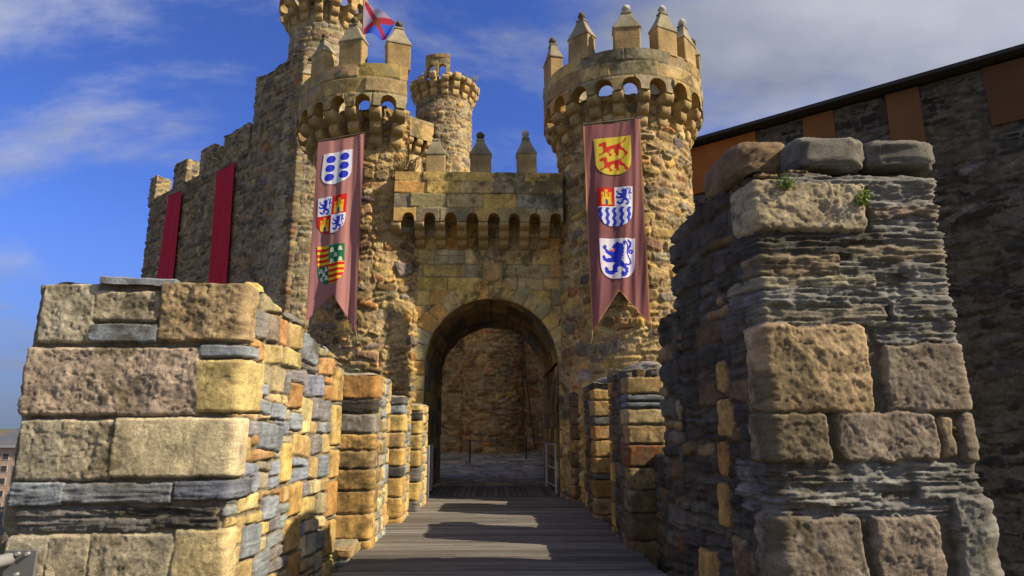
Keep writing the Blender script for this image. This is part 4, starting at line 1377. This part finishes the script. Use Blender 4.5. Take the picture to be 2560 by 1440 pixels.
# ------------------------------------------------------------------ dark range on the right
A2 = at_Y(1747, 362, 22.0)
best = None
for deg in np.arange(20, 75, .25):
    d = np.array([math.sin(R(deg)), -math.cos(R(deg)), 0])
    nr = np.array([-math.cos(R(deg)), -math.sin(R(deg)), 0])
    q = at_plane(2558, 137, A2, nr)
    e = abs(q[2] - A2[2])
    if best is None or e < best[0]:
        best = (e, d, nr, q, deg)
_, dW, nW, QW, degW = best
rw = lambda px, py: at_plane(px, py, A2, nW)
s2 = lambda q: float(np.dot(q - A2, dW))
wpt = lambda s, off=0.0: tuple((A2 + dW * s + nW * off)[:2])
sA, sB = -5.0, s2(rw(2560, 400)) + 2.2
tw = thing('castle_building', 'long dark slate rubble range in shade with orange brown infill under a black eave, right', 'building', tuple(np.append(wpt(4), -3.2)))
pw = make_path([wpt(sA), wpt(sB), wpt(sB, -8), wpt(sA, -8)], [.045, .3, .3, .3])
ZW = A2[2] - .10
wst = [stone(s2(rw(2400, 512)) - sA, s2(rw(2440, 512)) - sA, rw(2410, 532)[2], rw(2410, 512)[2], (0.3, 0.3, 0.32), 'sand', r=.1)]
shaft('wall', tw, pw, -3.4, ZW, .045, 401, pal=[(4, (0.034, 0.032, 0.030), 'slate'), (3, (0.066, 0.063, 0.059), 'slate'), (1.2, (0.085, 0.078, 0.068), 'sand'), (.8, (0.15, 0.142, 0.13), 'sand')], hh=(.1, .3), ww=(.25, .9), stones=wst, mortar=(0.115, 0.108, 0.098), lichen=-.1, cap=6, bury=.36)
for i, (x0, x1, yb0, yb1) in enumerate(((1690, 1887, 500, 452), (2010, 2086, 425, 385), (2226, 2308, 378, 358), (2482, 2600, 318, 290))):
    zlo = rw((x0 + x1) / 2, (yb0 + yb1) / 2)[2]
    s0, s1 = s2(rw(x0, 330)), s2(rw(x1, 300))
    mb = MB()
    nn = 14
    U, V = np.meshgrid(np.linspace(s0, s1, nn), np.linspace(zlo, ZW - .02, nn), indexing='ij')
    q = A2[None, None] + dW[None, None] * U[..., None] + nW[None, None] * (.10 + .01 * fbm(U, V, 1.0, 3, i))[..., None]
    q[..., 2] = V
    pc_ = [(0.28, 0.10, 0.024), (0.17, 0.078, 0.03), (0.14, 0.07, 0.032), (0.115, 0.06, 0.031)][i]  # orange turning brown; steady darkening rightward is lens vignette put into the colour
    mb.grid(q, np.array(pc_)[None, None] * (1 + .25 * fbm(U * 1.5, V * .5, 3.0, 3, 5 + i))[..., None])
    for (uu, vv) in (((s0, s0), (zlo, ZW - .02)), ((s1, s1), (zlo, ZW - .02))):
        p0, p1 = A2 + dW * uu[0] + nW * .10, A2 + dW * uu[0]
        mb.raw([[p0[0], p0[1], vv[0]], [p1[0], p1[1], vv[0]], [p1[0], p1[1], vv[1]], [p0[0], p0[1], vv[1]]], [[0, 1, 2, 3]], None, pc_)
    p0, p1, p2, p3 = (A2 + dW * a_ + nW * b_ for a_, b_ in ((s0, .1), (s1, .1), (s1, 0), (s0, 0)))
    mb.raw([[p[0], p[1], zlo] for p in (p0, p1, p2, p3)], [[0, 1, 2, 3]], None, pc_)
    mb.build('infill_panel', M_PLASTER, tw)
mb = MB()
ctr = A2 + dW * (sA + sB) / 2
ax = np.array([dW, nW, [0, 0, 1]])
mb.box((ctr + nW * .12 + [0, 0, .03])[:3] * [1, 1, 1], (sB - sA + .6, .75, .12), (0.03, 0.03, 0.034), axes=ax)
e0, e1 = A2 + dW * (sA - .3), A2 + dW * (sB + .3)
zr = A2[2] + .085
r0, r1 = e0 + nW * .46, e1 + nW * .46
k0, k1 = e0 - nW * 4, e1 - nW * 4
b0, b1 = e0 - nW * 8.4, e1 - nW * 8.4
V = [[r0[0], r0[1], zr], [r1[0], r1[1], zr], [k1[0], k1[1], zr + 1.0], [k0[0], k0[1], zr + 1.0], [b0[0], b0[1], zr], [b1[0], b1[1], zr]]
mb.raw(V, [[0, 1, 2, 3], [3, 2, 5, 4]], [[0, 3, 4], [1, 5, 2]], (0.045, 0.045, 0.05))
mb.build('roof', M_ROOF, tw, smooth=False)
#==OBJECTS==
# ------------------------------------------------------------------ heraldic banners
def inpoly(px, py, poly):
    poly = np.asarray(poly, float)
    r = np.zeros(px.shape, bool)
    n = len(poly)
    for i in range(n):
        x0, y0 = poly[i]
        x1, y1 = poly[(i + 1) % n]
        if y0 == y1:
            continue
        c = ((y0 > py) != (y1 > py)) & (px < (x1 - x0) * (py - y0) / (y1 - y0) + x0)
        r ^= c
    return r


def stroke(px, py, pts, w):
    r = np.zeros(px.shape, bool)
    pts = np.asarray(pts, float)
    for (x0, y0), (x1, y1) in zip(pts[:-1], pts[1:]):
        dx, dy = x1 - x0, y1 - y0
        t = np.clip(((px - x0) * dx + (py - y0) * dy) / (dx * dx + dy * dy + 1e-9), 0, 1)
        r |= np.hypot(px - x0 - t * dx, py - y0 - t * dy) < w
    return r


LION = [(540, 240), (525, 262), (500, 275), (480, 310), (485, 330), (510, 325), (525, 345), (505, 370), (470, 365), (430, 350), (400, 330), (410, 300), (380, 270), (370, 295), (345, 300), (355, 330), (380, 350), (385, 380), (430, 410), (470, 430), (460, 455), (420, 455), (395, 460), (380, 425), (360, 415), (335, 440), (350, 465), (345, 490), (375, 495), (390, 510), (430, 515), (500, 510), (520, 525), (490, 550), (480, 580), (485, 610), (460, 625), (425, 620), (425, 600), (400, 575), (375, 570), (375, 595), (352, 600), (375, 620), (370, 645), (400, 660), (440, 680), (490, 680), (510, 655), (555, 650), (545, 620), (545, 590), (575, 570), (620, 590), (650, 620), (650, 650), (610, 630), (610, 655), (580, 660), (605, 680), (600, 705), (640, 715), (680, 690), (700, 650), (715, 640), (700, 615), (715, 590), (680, 580), (665, 550), (630, 520), (600, 480), (620, 460), (610, 440), (635, 430), (620, 410), (640, 385), (630, 360), (645, 330), (630, 310), (635, 285), (605, 255), (580, 262), (565, 240)]
TAILS = [([(665, 545), (710, 548), (740, 520), (730, 480), (700, 430), (685, 390), (690, 340), (695, 300), (680, 260), (655, 240), (635, 255), (650, 275)], 12), ([(690, 385), (715, 365), (745, 345), (765, 365), (750, 392), (722, 385)], 12), ([(700, 340), (728, 300), (735, 255), (705, 225)], 18)]
BEAST = [(345, 330), (385, 312), (400, 340), (405, 395), (470, 375), (560, 360), (610, 345), (670, 285), (680, 300), (640, 340), (590, 370), (610, 410), (640, 425), (655, 460), (690, 490), (680, 520), (640, 515), (640, 490), (620, 460), (590, 450), (560, 435), (565, 470), (560, 515), (515, 525), (530, 495), (500, 470), (505, 430), (470, 425), (430, 470), (470, 500), (465, 520), (425, 530), (430, 500), (400, 470), (340, 490), (300, 515), (285, 490), (330, 480), (355, 450), (350, 400), (340, 370), (315, 384), (290, 380), (300, 368), (288, 358), (305, 350), (290, 340)]
H_BLUE, H_WHITE, H_RED, H_YEL, H_GREEN = (0.012, 0.03, 0.55), (0.66, 0.70, 0.86), (0.55, 0.012, 0.012), (0.72, 0.50, 0.03), (0.01, 0.14, 0.07)


def lion(C, a, b, x0, y0, x1, y1, tails=True, mouth=False):
    px = 310 + (a - x0) / (x1 - x0) * 490
    py = 195 + (b - y0) / (y1 - y0) * 545
    m = inpoly(px, py, LION)
    if tails:
        for p, w in TAILS:
            m |= stroke(px, py, p, w)
    box_ = (px > 310) & (px < 800) & (py > 195) & (py < 740)
    C[m & box_] = H_BLUE
    if mouth:
        C[stroke(px, py, [(458, 340), (480, 362), (522, 335)], 9)] = (0.6, 0.03, 0.05)


def castle(C, a, b, x0, y0, x1, y1):
    u, v = (a - x0) / (x1 - x0), (b - y0) / (y1 - y0)
    w = .28 + .06 * v
    m = (v > .48) & (v < .92) & (np.abs(u - .5) < w + .02)
    for c, t in ((.25, .28), (.5, .12), (.75, .28)):
        m |= (np.abs(u - c) < .085) & (v > t) & (v < .6)
        for e in (-.08, 0, .08):
            m |= (np.abs(u - c - e) < .025) & (v > t - .07) & (v < t + .02)
    C[m & (u > 0) & (u < 1) & (v > 0) & (v < 1)] = H_YEL
    for c, t in ((.25, .36), (.5, .22), (.75, .36)):
        C[(np.abs(u - c) < .03) & (np.abs(v - t - .05) < .05)] = (0.35, 0.08, 0.02)
    C[(np.abs(u - .5) < .10) & (v > .72) & (v < .92)] = (0.03, 0.06, 0.4)
    C[(np.hypot(u - .5, v - .72) < .10)] = (0.03, 0.06, 0.4)


def shield_roundels(C, a, b):
    C[:] = H_WHITE
    for x in (.27, .74):
        for y in (.2, .48, .76):
            C[np.hypot((a - x) / .155, (b - y) / .12) < 1] = H_BLUE


def shield_quarter(C, a, b):
    C[:] = H_WHITE
    C[(a > .48) & (b < .5)] = H_RED
    C[(a < .48) & (b >= .5)] = H_RED
    lion(C, a, b, .0, .02, .50, .5)
    lion(C, a, b, .5, .52, .98, .98)
    castle(C, a, b, .5, .06, .98, .5)
    castle(C, a, b, .04, .52, .47, .95)


def shield_bars(C, a, b):
    C[:] = H_YEL
    C[((b * 7.2) % 1.0 > .5)] = H_RED
    g = ((a > .42) & (b < .47)) | ((a <= .42) & (b >= .52))
    C[g] = H_GREEN
    for x, y in ((.55, .13), (.85, .12), (.68, .27), (.55, .41), (.86, .40), (.12, .62), (.31, .60), (.22, .72), (.12, .84), (.32, .82)):
        t = np.clip((b - y) / .12 + .5, 0, 1)
        C[(np.abs(b - y) < .055) & (np.abs(a - x) < .035 + .05 * t)] = (0.6, 0.62, 0.55)


def shield_beasts(C, a, b):
    C[:] = (0.60, 0.50, 0.05)
    px, py = 235 + a * 500, 265 + b * 525
    C[inpoly(px, py, BEAST) | inpoly(px, py - 215, BEAST)] = (0.52, 0.02, 0.012)


def shield_waves(C, a, b):
    C[:] = H_WHITE
    C[(a < .49) & (b < .48)] = H_RED
    castle(C, a, b, .04, .02, .47, .47)
    lion(C, a, b, .49, .0, 1.0, .5)
    w = (a + .02 * np.sin(b * 34)) * 4.8
    C[(b > .51) & ((w % 1.0) < .5)] = H_BLUE


def shield_lion(C, a, b):
    C[:] = (0.70, 0.68, 0.86)
    lion(C, a, b, 0, 0, 1, 1, True, True)


def heraldic_banner(Y, tl, tr, bl, br, notch, shields, label, seed, cloth, edgec):
    cp = lambda p: at_Y(p[0], p[1], Y)
    n_u, n_v = 70, 190
    tu = (notch[0] - tl[0]) / (tr[0] - tl[0])
    kx_ = np.array([0, .5, 1.0])

    def fold(px, py):
        w = (px - tl[0]) / (tr[0] - tl[0])
        v = (py - tl[1]) / (bl[1] - tl[1])
        f = .012 * np.sin(w * 9 + 1.3 * v + seed) * (.2 + v) + -.0 + .09 * fbm(w * 5.0 + v * .9, v * 1.5 + .4 * w, seed, 2, seed) * (.35 + .9 * v)
        f += .03 * np.exp(-((w - .92) / .05) ** 2) + .014 * fbm((w + v * .5) * 9, v * 1.0, seed + 3.0, 2, seed + 1) * np.exp(-((w - .8) / .3) ** 2)
        return f
    U, V = np.meshgrid(np.linspace(0, 1, n_u), np.linspace(0, 1, n_v), indexing='ij')
    mid_t = ((tl[0] + tr[0]) / 2, (tl[1] + tr[1]) / 2 + 4)
    TX = np.interp(U, kx_, [tl[0], mid_t[0], tr[0]])
    TY_ = np.interp(U, kx_, [tl[1], mid_t[1], tr[1]])
    BX = np.interp(U, kx_, [bl[0], notch[0], br[0]])
    BYY = np.interp(U, kx_, [bl[1], notch[1], br[1]])
    # tails come to a point: gather the bottom edge a little
    PX, PY_ = TX * (1 - V) + BX * V, TY_ * (1 - V) + BYY * V

    def world(px, py, off):
        d = _f[None] + _r[None] * ((px.ravel() - W_PX / 2) / F_PX)[:, None] - _u[None] * ((py.ravel() - H_PX / 2) / F_PX)[:, None]
        q = EYE + d * (Y / d[:, 1])[:, None]
        q[:, 1] -= fold(px.ravel(), py.ravel()) + off
        return q.reshape(px.shape + (3,))
    top = (cp(tl) + cp(tr)) / 2
    t = thing('heraldic_banner', label, 'banner', tuple(cp(bl)), 'swallow tailed heraldic banners on the gate towers')
    C = np.array(cloth) * (1 + .16 * fbm(U * 2, V * 5, seed + 5.0, 4, seed + 7))[..., None]
    m = (U < .018) | (U > .982) | (V > .99)
    C[m] = edgec
    mb = MB()
    mb.grid(world(PX, PY_, 0), C)
    mb.build('cloth', M_CLOTH, t)
    for q4, fn, nm in shields:
        A_, B_ = np.meshgrid(np.linspace(0, 1, 110), np.linspace(0, 1, 120), indexing='ij')
        inside = (B_ < .62) | (np.abs((A_ - .5) / .5) ** 2.6 + np.abs((B_ - .62) / .38) ** 2.2 < 1)
        sx = (q4[0][0] * (1 - A_) + q4[1][0] * A_) * (1 - B_) + (q4[3][0] * (1 - A_) + q4[2][0] * A_) * B_
        sy = (q4[0][1] * (1 - A_) + q4[1][1] * A_) * (1 - B_) + (q4[3][1] * (1 - A_) + q4[2][1] * A_) * B_
        C = np.zeros(A_.shape + (3,))
        fn(C, A_, B_)
        ins = inside[:-1, :-1] & inside[1:, 1:] & inside[1:, :-1] & inside[:-1, 1:]
        mb = MB()
        mb.grid(world(sx, sy, .012), C, keep=ins)
        o = mb.build('shield', M_CLOTH, t)
        o['label'] = nm
    mb = MB()
    e = np.array([0, .02, .03])
    mb.tube([cp(tl) + e + [-.01, 0, 0], cp(tr) + e + [.01, 0, 0]], .022, 8, (0.1, 0.08, 0.06))
    mb.build('rod', M_METAL, t)
    mb = MB()
    mb.tube([cp(br) + [0, -.02, .05], cp(br) + [.01, .0, -.1], cp(br) + [.02, .12, -.22]], .012, 6, (0.4, 0.36, 0.28))
    mb.build('tie_cord', M_CLOTH, t)
    mb = MB()
    mb.tube([cp(bl) + [0, -.02, .05], cp(bl) + [.0, .0, -.1], cp(bl) + [-.02, .12, -.2]], .012, 6, (0.5, 0.38, 0.12))
    mb.build('tie_cord', M_CLOTH, t)


heraldic_banner(14.28, (795, 356), (911, 334), (764, 802), (890, 832), (833, 735),
                [([(811, 388), (882, 372), (878, 452), (800, 468)], shield_roundels, 'white shield with six blue roundels'),
                 ([(796, 498), (869, 484), (862, 580), (792, 588)], shield_quarter, 'quartered shield of lions and castles'),
                 ([(793, 617), (863, 609), (861, 704), (794, 716)], shield_bars, 'quartered shield of red bars and white shells on green')],
                'dusty pink swallow tailed banner with blue roundels shield, on the left gate tower', 3, (0.36, 0.17, 0.175), (0.25, 0.1, 0.1))
heraldic_banner(13.42, (1458, 314), (1600, 297), (1480, 832), (1627, 812), (1547, 727),
                [([(1484, 349), (1576, 339), (1579, 436), (1490, 440)], shield_beasts, 'yellow shield with two red walking beasts'),
                 ([(1492, 471), (1581, 467), (1581, 566), (1497, 568)], shield_waves, 'shield of castle and lion over blue waves'),
                 ([(1497, 598), (1588, 596), (1588, 697), (1502, 699)], shield_lion, 'white shield with a blue rampant lion')],
                'plum swallow tailed banner with blue lion shield, on the right gate tower', 9, (0.215, 0.082, 0.095), (0.45, 0.22, 0.08))

# ------------------------------------------------------------------ flag
FY = 21.5
fp0, fp1 = at_Y(903, 190, FY), at_Y(911, -60, FY)
tfl = thing('flag', 'red, white and blue saltire flag on a thin dark pole above the left gate tower', 'flag', (fp0[0], fp0[1], 9.0))
mb = MB()
mb.tube([(fp0[0] - .06, FY, 9.0), fp0, fp1], .028, 8, (0.04, 0.04, 0.07))
mb.build('flagpole', M_METAL, tfl)
nu, nv = 60, 50
U, V = np.meshgrid(np.linspace(0, 1, nu), np.linspace(0, 1, nv), indexing='ij')
c4 = [(912, 2), (986, 48), (966, 97), (904, 88)]
PX = (c4[0][0] * (1 - U) + c4[1][0] * U) * (1 - V) + (c4[3][0] * (1 - U) + c4[2][0] * U) * V
PYp = (c4[0][1] * (1 - U) + c4[1][1] * U) * (1 - V) + (c4[3][1] * (1 - U) + c4[2][1] * U) * V - 6 * np.sin(U * 4) * V + 8 * U * (1 - U) * (1 - V)
d = _f[None] + _r[None] * ((PX.ravel() - W_PX / 2) / F_PX)[:, None] - _u[None] * ((PYp.ravel() - H_PX / 2) / F_PX)[:, None]
q = (EYE + d * (FY / d[:, 1])[:, None]).reshape(nu, nv, 3)
q[..., 1] += .18 * np.sin(U * 8 + V * 2) * U
C = np.zeros((nu, nv, 3))
C[:] = (0.03, 0.12, 0.75)
C[((V < U) & (V < 1 - U)) | ((U <= V) & (U <= 1 - V))] = (0.40, 0.36, 0.52)
C[(np.abs(U - V) < .125) | (np.abs(U + V - 1) < .125)] = (0.42, 0.02, 0.07)
C[(np.abs(U - .5) < .12) & (np.abs(V - .5) < .17)] = (0.28, 0.05, 0.03)
mb = MB()
mb.grid(q, C)
mb.build('cloth', M_CLOTH, tfl)

# ------------------------------------------------------------------ railings, rope barrier, bracket, cable
STEEL = (0.46, 0.48, 0.54)


def railing(pts, zt_, label, seed):
    t = thing('railing', label, 'railing', (pts[0][0], pts[0][1], 0), 'steel railings at the gate')
    for p in pts:
        mb = MB()
        mb.box((p[0], p[1], zt_ / 2 + .02), (.05, .05, zt_), STEEL)
        mb.build('post', M_METAL, t, smooth=False)
    for z in (zt_, zt_ * .5, .14):
        mb = MB()
        mb.tube([(p[0], p[1], z + .02) for p in pts], .018, 6, STEEL)
        mb.build('rail', M_METAL, t)


railing([(px_x(1070, 15.0, .5), 15.0), (px_x(1079, 16.6, .5), 16.6)], 1.12, 'slim steel railing on the left of the gate threshold', 1)
railing([(px_x(1424, 14.7, .5) - .02, 14.9), (px_x(1390, 15.9, .5), 15.9), (px_x(1366, 17.6, .5), 17.6)], 1.12, 'steel railing with three bars on the right of the gate threshold', 2)
tbz = []
for px, yb, lab in ((1174, 1168, 'left black rope barrier post standing on the court paving'), (1316, 1156, 'right black rope barrier post standing on the court paving')):
    Yp = 25.0 if px < 1200 else 26.6
    zb_ = at_Y(px, yb, Yp)[2]
    x = at_Y(px, yb, Yp)[0]
    t = thing('barrier_post', lab, 'post', (x, Yp, zb_), 'rope barrier posts in the court')
    mb = MB()
    mb.tube([(x, Yp, zb_), (x, Yp, zb_ + 1.0)], .035, 8, (0.03, 0.03, 0.04))
    mb.build('pole', M_METAL, t)
    mb = MB()
    mb.tube([(x, Yp, zb_), (x, Yp, zb_ + .03)], .25, 16, (0.05, 0.05, 0.06))
    mb.build('base', M_METAL, t)
    tbz.append(np.array((x, Yp, zb_ + .98)))
mb = MB()
lft = tbz[0] + [-2.6, -1.2, -.05]
rgt = tbz[1] + [1.6, .2, .0]
pts = []
for a_, b_ in ((lft, tbz[0]), (tbz[0], tbz[1]), (tbz[1], rgt)):
    for k in np.linspace(0, 1, 12)[:-1]:
        pts.append(a_ * (1 - k) + b_ * k - np.array([0, 0, .16 * 4 * k * (1 - k) * .5]))
mb.tube(pts, .022, 6, (0.22, 0.2, 0.18))
tag(mb.build('barrier_rope', M_CLOTH), 'sagging grey rope strung between the barrier posts', 'rope')
mb = MB()
cb0, cb1 = at_Y(1306, 850, 24), at_Y(1338, 1060, 24)
mb.tube([cb0 + [0, 0, 3], cb0, (cb0 + cb1) / 2 + [-.08, 0, 0], cb1 + [0, 0, -.9]], .025, 6, (0.02, 0.02, 0.02))
tag(mb.build('hanging_cable', M_METAL), 'dark cable hanging inside the gate passage', 'cable')

tbr = thing('handrail_bracket', 'grey steel plate with bolts and a pipe end, bottom left corner by the cream pier', 'bracket', tuple(at_Y(40, 1430, 5.75)))
mb = MB()
a_, b_ = at_Y(18, 1376, 5.72), at_Y(80, 1470, 5.72)
mb.box(((a_ + b_) / 2), (abs(b_[0] - a_[0]), .025, abs(a_[2] - b_[2])), (0.13, 0.135, 0.145))
mb.build('plate', M_METAL, tbr, smooth=False)
for x, y in ((46, 1384), (42, 1436), (70, 1384)):
    mb = MB()
    q = at_Y(x, y, 5.70)
    mb.tube([q + [0, .02, 0], q + [0, -.02, 0]], .016, 6, (0.3, 0.31, 0.33))
    mb.build('bolt', M_METAL, tbr)
mb = MB()
q0, q1 = at_Y(22, 1398, 5.70), at_Y(-60, 1418, 5.35)
mb.tube([q0, q1], .05, 14, (0.24, 0.25, 0.27))
mb.build('pipe', M_METAL, tbr)


# ------------------------------------------------------------------ plants on the right pier
def tuft(base, h, n, seed, label, name='grass_tuft', leafy=False, col=(0.10, 0.17, 0.03), spread=.06, group='plants growing on the right pier', wid=.006):
    rng = random.Random(seed)
    mb = MB()
    for i in range(n):
        a = rng.uniform(0, 2 * math.pi)
        ln = h * rng.uniform(.45, 1.1)
        lean = rng.uniform(.1, .7)
        b = np.array(base) + [rng.uniform(-spread, spread), rng.uniform(-spread, spread) * .7, 0]
        dv = np.array([math.cos(a) * lean, math.sin(a) * lean, 1.0])
        dv /= np.linalg.norm(dv)
        sd = np.cross(dv, [math.sin(a), -math.cos(a) + .3, .2])
        sd /= np.linalg.norm(sd)
        c = np.array(col) * rng.uniform(.6, 1.5)
        w = wid if not leafy else .003
        p = [b, b + dv * ln * .5, b + dv * ln + np.array([math.cos(a), math.sin(a), -.3]) * ln * .25]
        mb.raw([p[0] - sd * w, p[0] + sd * w, p[1] + sd * w * .8, p[1] - sd * w * .8, p[2]], [[0, 1, 2, 3]], [[3, 2, 4]], c)
        if leafy:
            for k in range(7):
                t = rng.uniform(.2, 1)
                q = p[0] * (1 - t) + p[2] * t + np.array([rng.uniform(-.03, .03) for _ in range(3)])
                e1, e2 = np.array([rng.uniform(-1, 1) for _ in range(3)]) * .018, np.array([rng.uniform(-1, 1) for _ in range(3)]) * .014
                mb.raw([q - e1, q + e2, q + e1, q - e2], [[0, 1, 2, 3]], None, np.array((0.12, 0.2, 0.03)) * rng.uniform(.6, 1.4))
    return tag(mb.build(name, M_PLANT), label, 'plant', group, 'thing')


g0 = at_Y(1962, 470, 5.22)
tuft(g0, .17, 46, 5, 'green grass tuft growing between the coping boulders of the right pier')
g1 = at_Y(2156, 512, 5.21)
tuft(g1, .14, 16, 6, 'small leafy green weed in a joint of the grey slates on the right pier', 'leafy_weed', True)

tuft((-2.2, 15.0, 7.78), .75, 70, 8, 'dry straw coloured grass between left gate tower and parapet', 'dry_grass', col=(0.38, 0.30, 0.14), spread=.16, group='weeds on the castle walls', wid=.012)
for i, (px_, py_, yy) in enumerate(((1070, 188, 32.0), (1178, 205, 32.2), (1040, 215, 32.2))):
    tuft(at_Y(px_, py_, yy), .5, 26, 40 + i, ['green weed on the slim round tower, beside its broken arches', 'green weed on the right rim of the slim round tower', 'green weed on the left rim of the slim round tower'][i], 'grass_tuft', col=(0.17, 0.18, 0.06), spread=.3, group='weeds on the castle walls', wid=.02)

# ------------------------------------------------------------------ apartment block far away
DY = 150.0
bl_ = at_Y(-70, 1345, DY)
br_ = at_Y(62, 1345, DY)
zeave = at_Y(20, 1113, DY)[2]
zroof = at_Y(20, 1082, DY)[2]
zbase = -23.5
tap = thing('apartment_building', 'distant pinkish apartment block with dark slate roof, low behind the cream pier', 'building', ((bl_[0] + br_[0]) / 2, DY, zbase))
mb = MB()
mb.box(((bl_[0] + br_[0]) / 2, DY + 6, (zbase + zeave) / 2), (br_[0] - bl_[0], 12, zeave - zbase), (0.42, 0.33, 0.28))
mb.build('wall', M_PLASTER, tap, smooth=False)
mb = MB()
cx = (bl_[0] + br_[0]) / 2
hw_ = (br_[0] - bl_[0]) / 2 + .5
V = [(cx - hw_, DY - .6, zeave), (cx + hw_, DY - .6, zeave), (cx + hw_, DY + 12.6, zeave), (cx - hw_, DY + 12.6, zeave), (cx - hw_ + 3, DY + 5, zroof + 1.2), (cx + hw_ - 3, DY + 5, zroof + 1.2)]
mb.raw(V, [[0, 1, 5, 4], [2, 3, 4, 5], [0, 3, 2, 1]], [[1, 2, 5], [3, 0, 4]], (0.10, 0.11, 0.14))
mb.box((cx, DY - .4, zeave - .25), (2 * hw_, .9, .5), (0.3, 0.32, 0.36))
mb.build('roof', M_ROOF, tap, smooth=False)
storey = abs(at_Y(20, 1167, DY)[2] - at_Y(20, 1198, DY)[2])
for r_ in range(6):
    zc_ = at_Y(20, 1141, DY)[2] - r_ * storey
    for c_ in range(5):
        x = br_[0] - 1.6 - c_ * 2.6
        mb = MB()
        mb.box((x, DY - .03, zc_), (1.5, .10, 1.5), (0.5, 0.46, 0.42))
        w = mb.build('window', M_PLASTER, tap, smooth=False)
        mb = MB()
        mb.box((x, DY - .08, zc_), (1.25, .04, 1.25), (0.05, 0.055, 0.065))
        mb.build('pane', M_METAL, w, smooth=False)
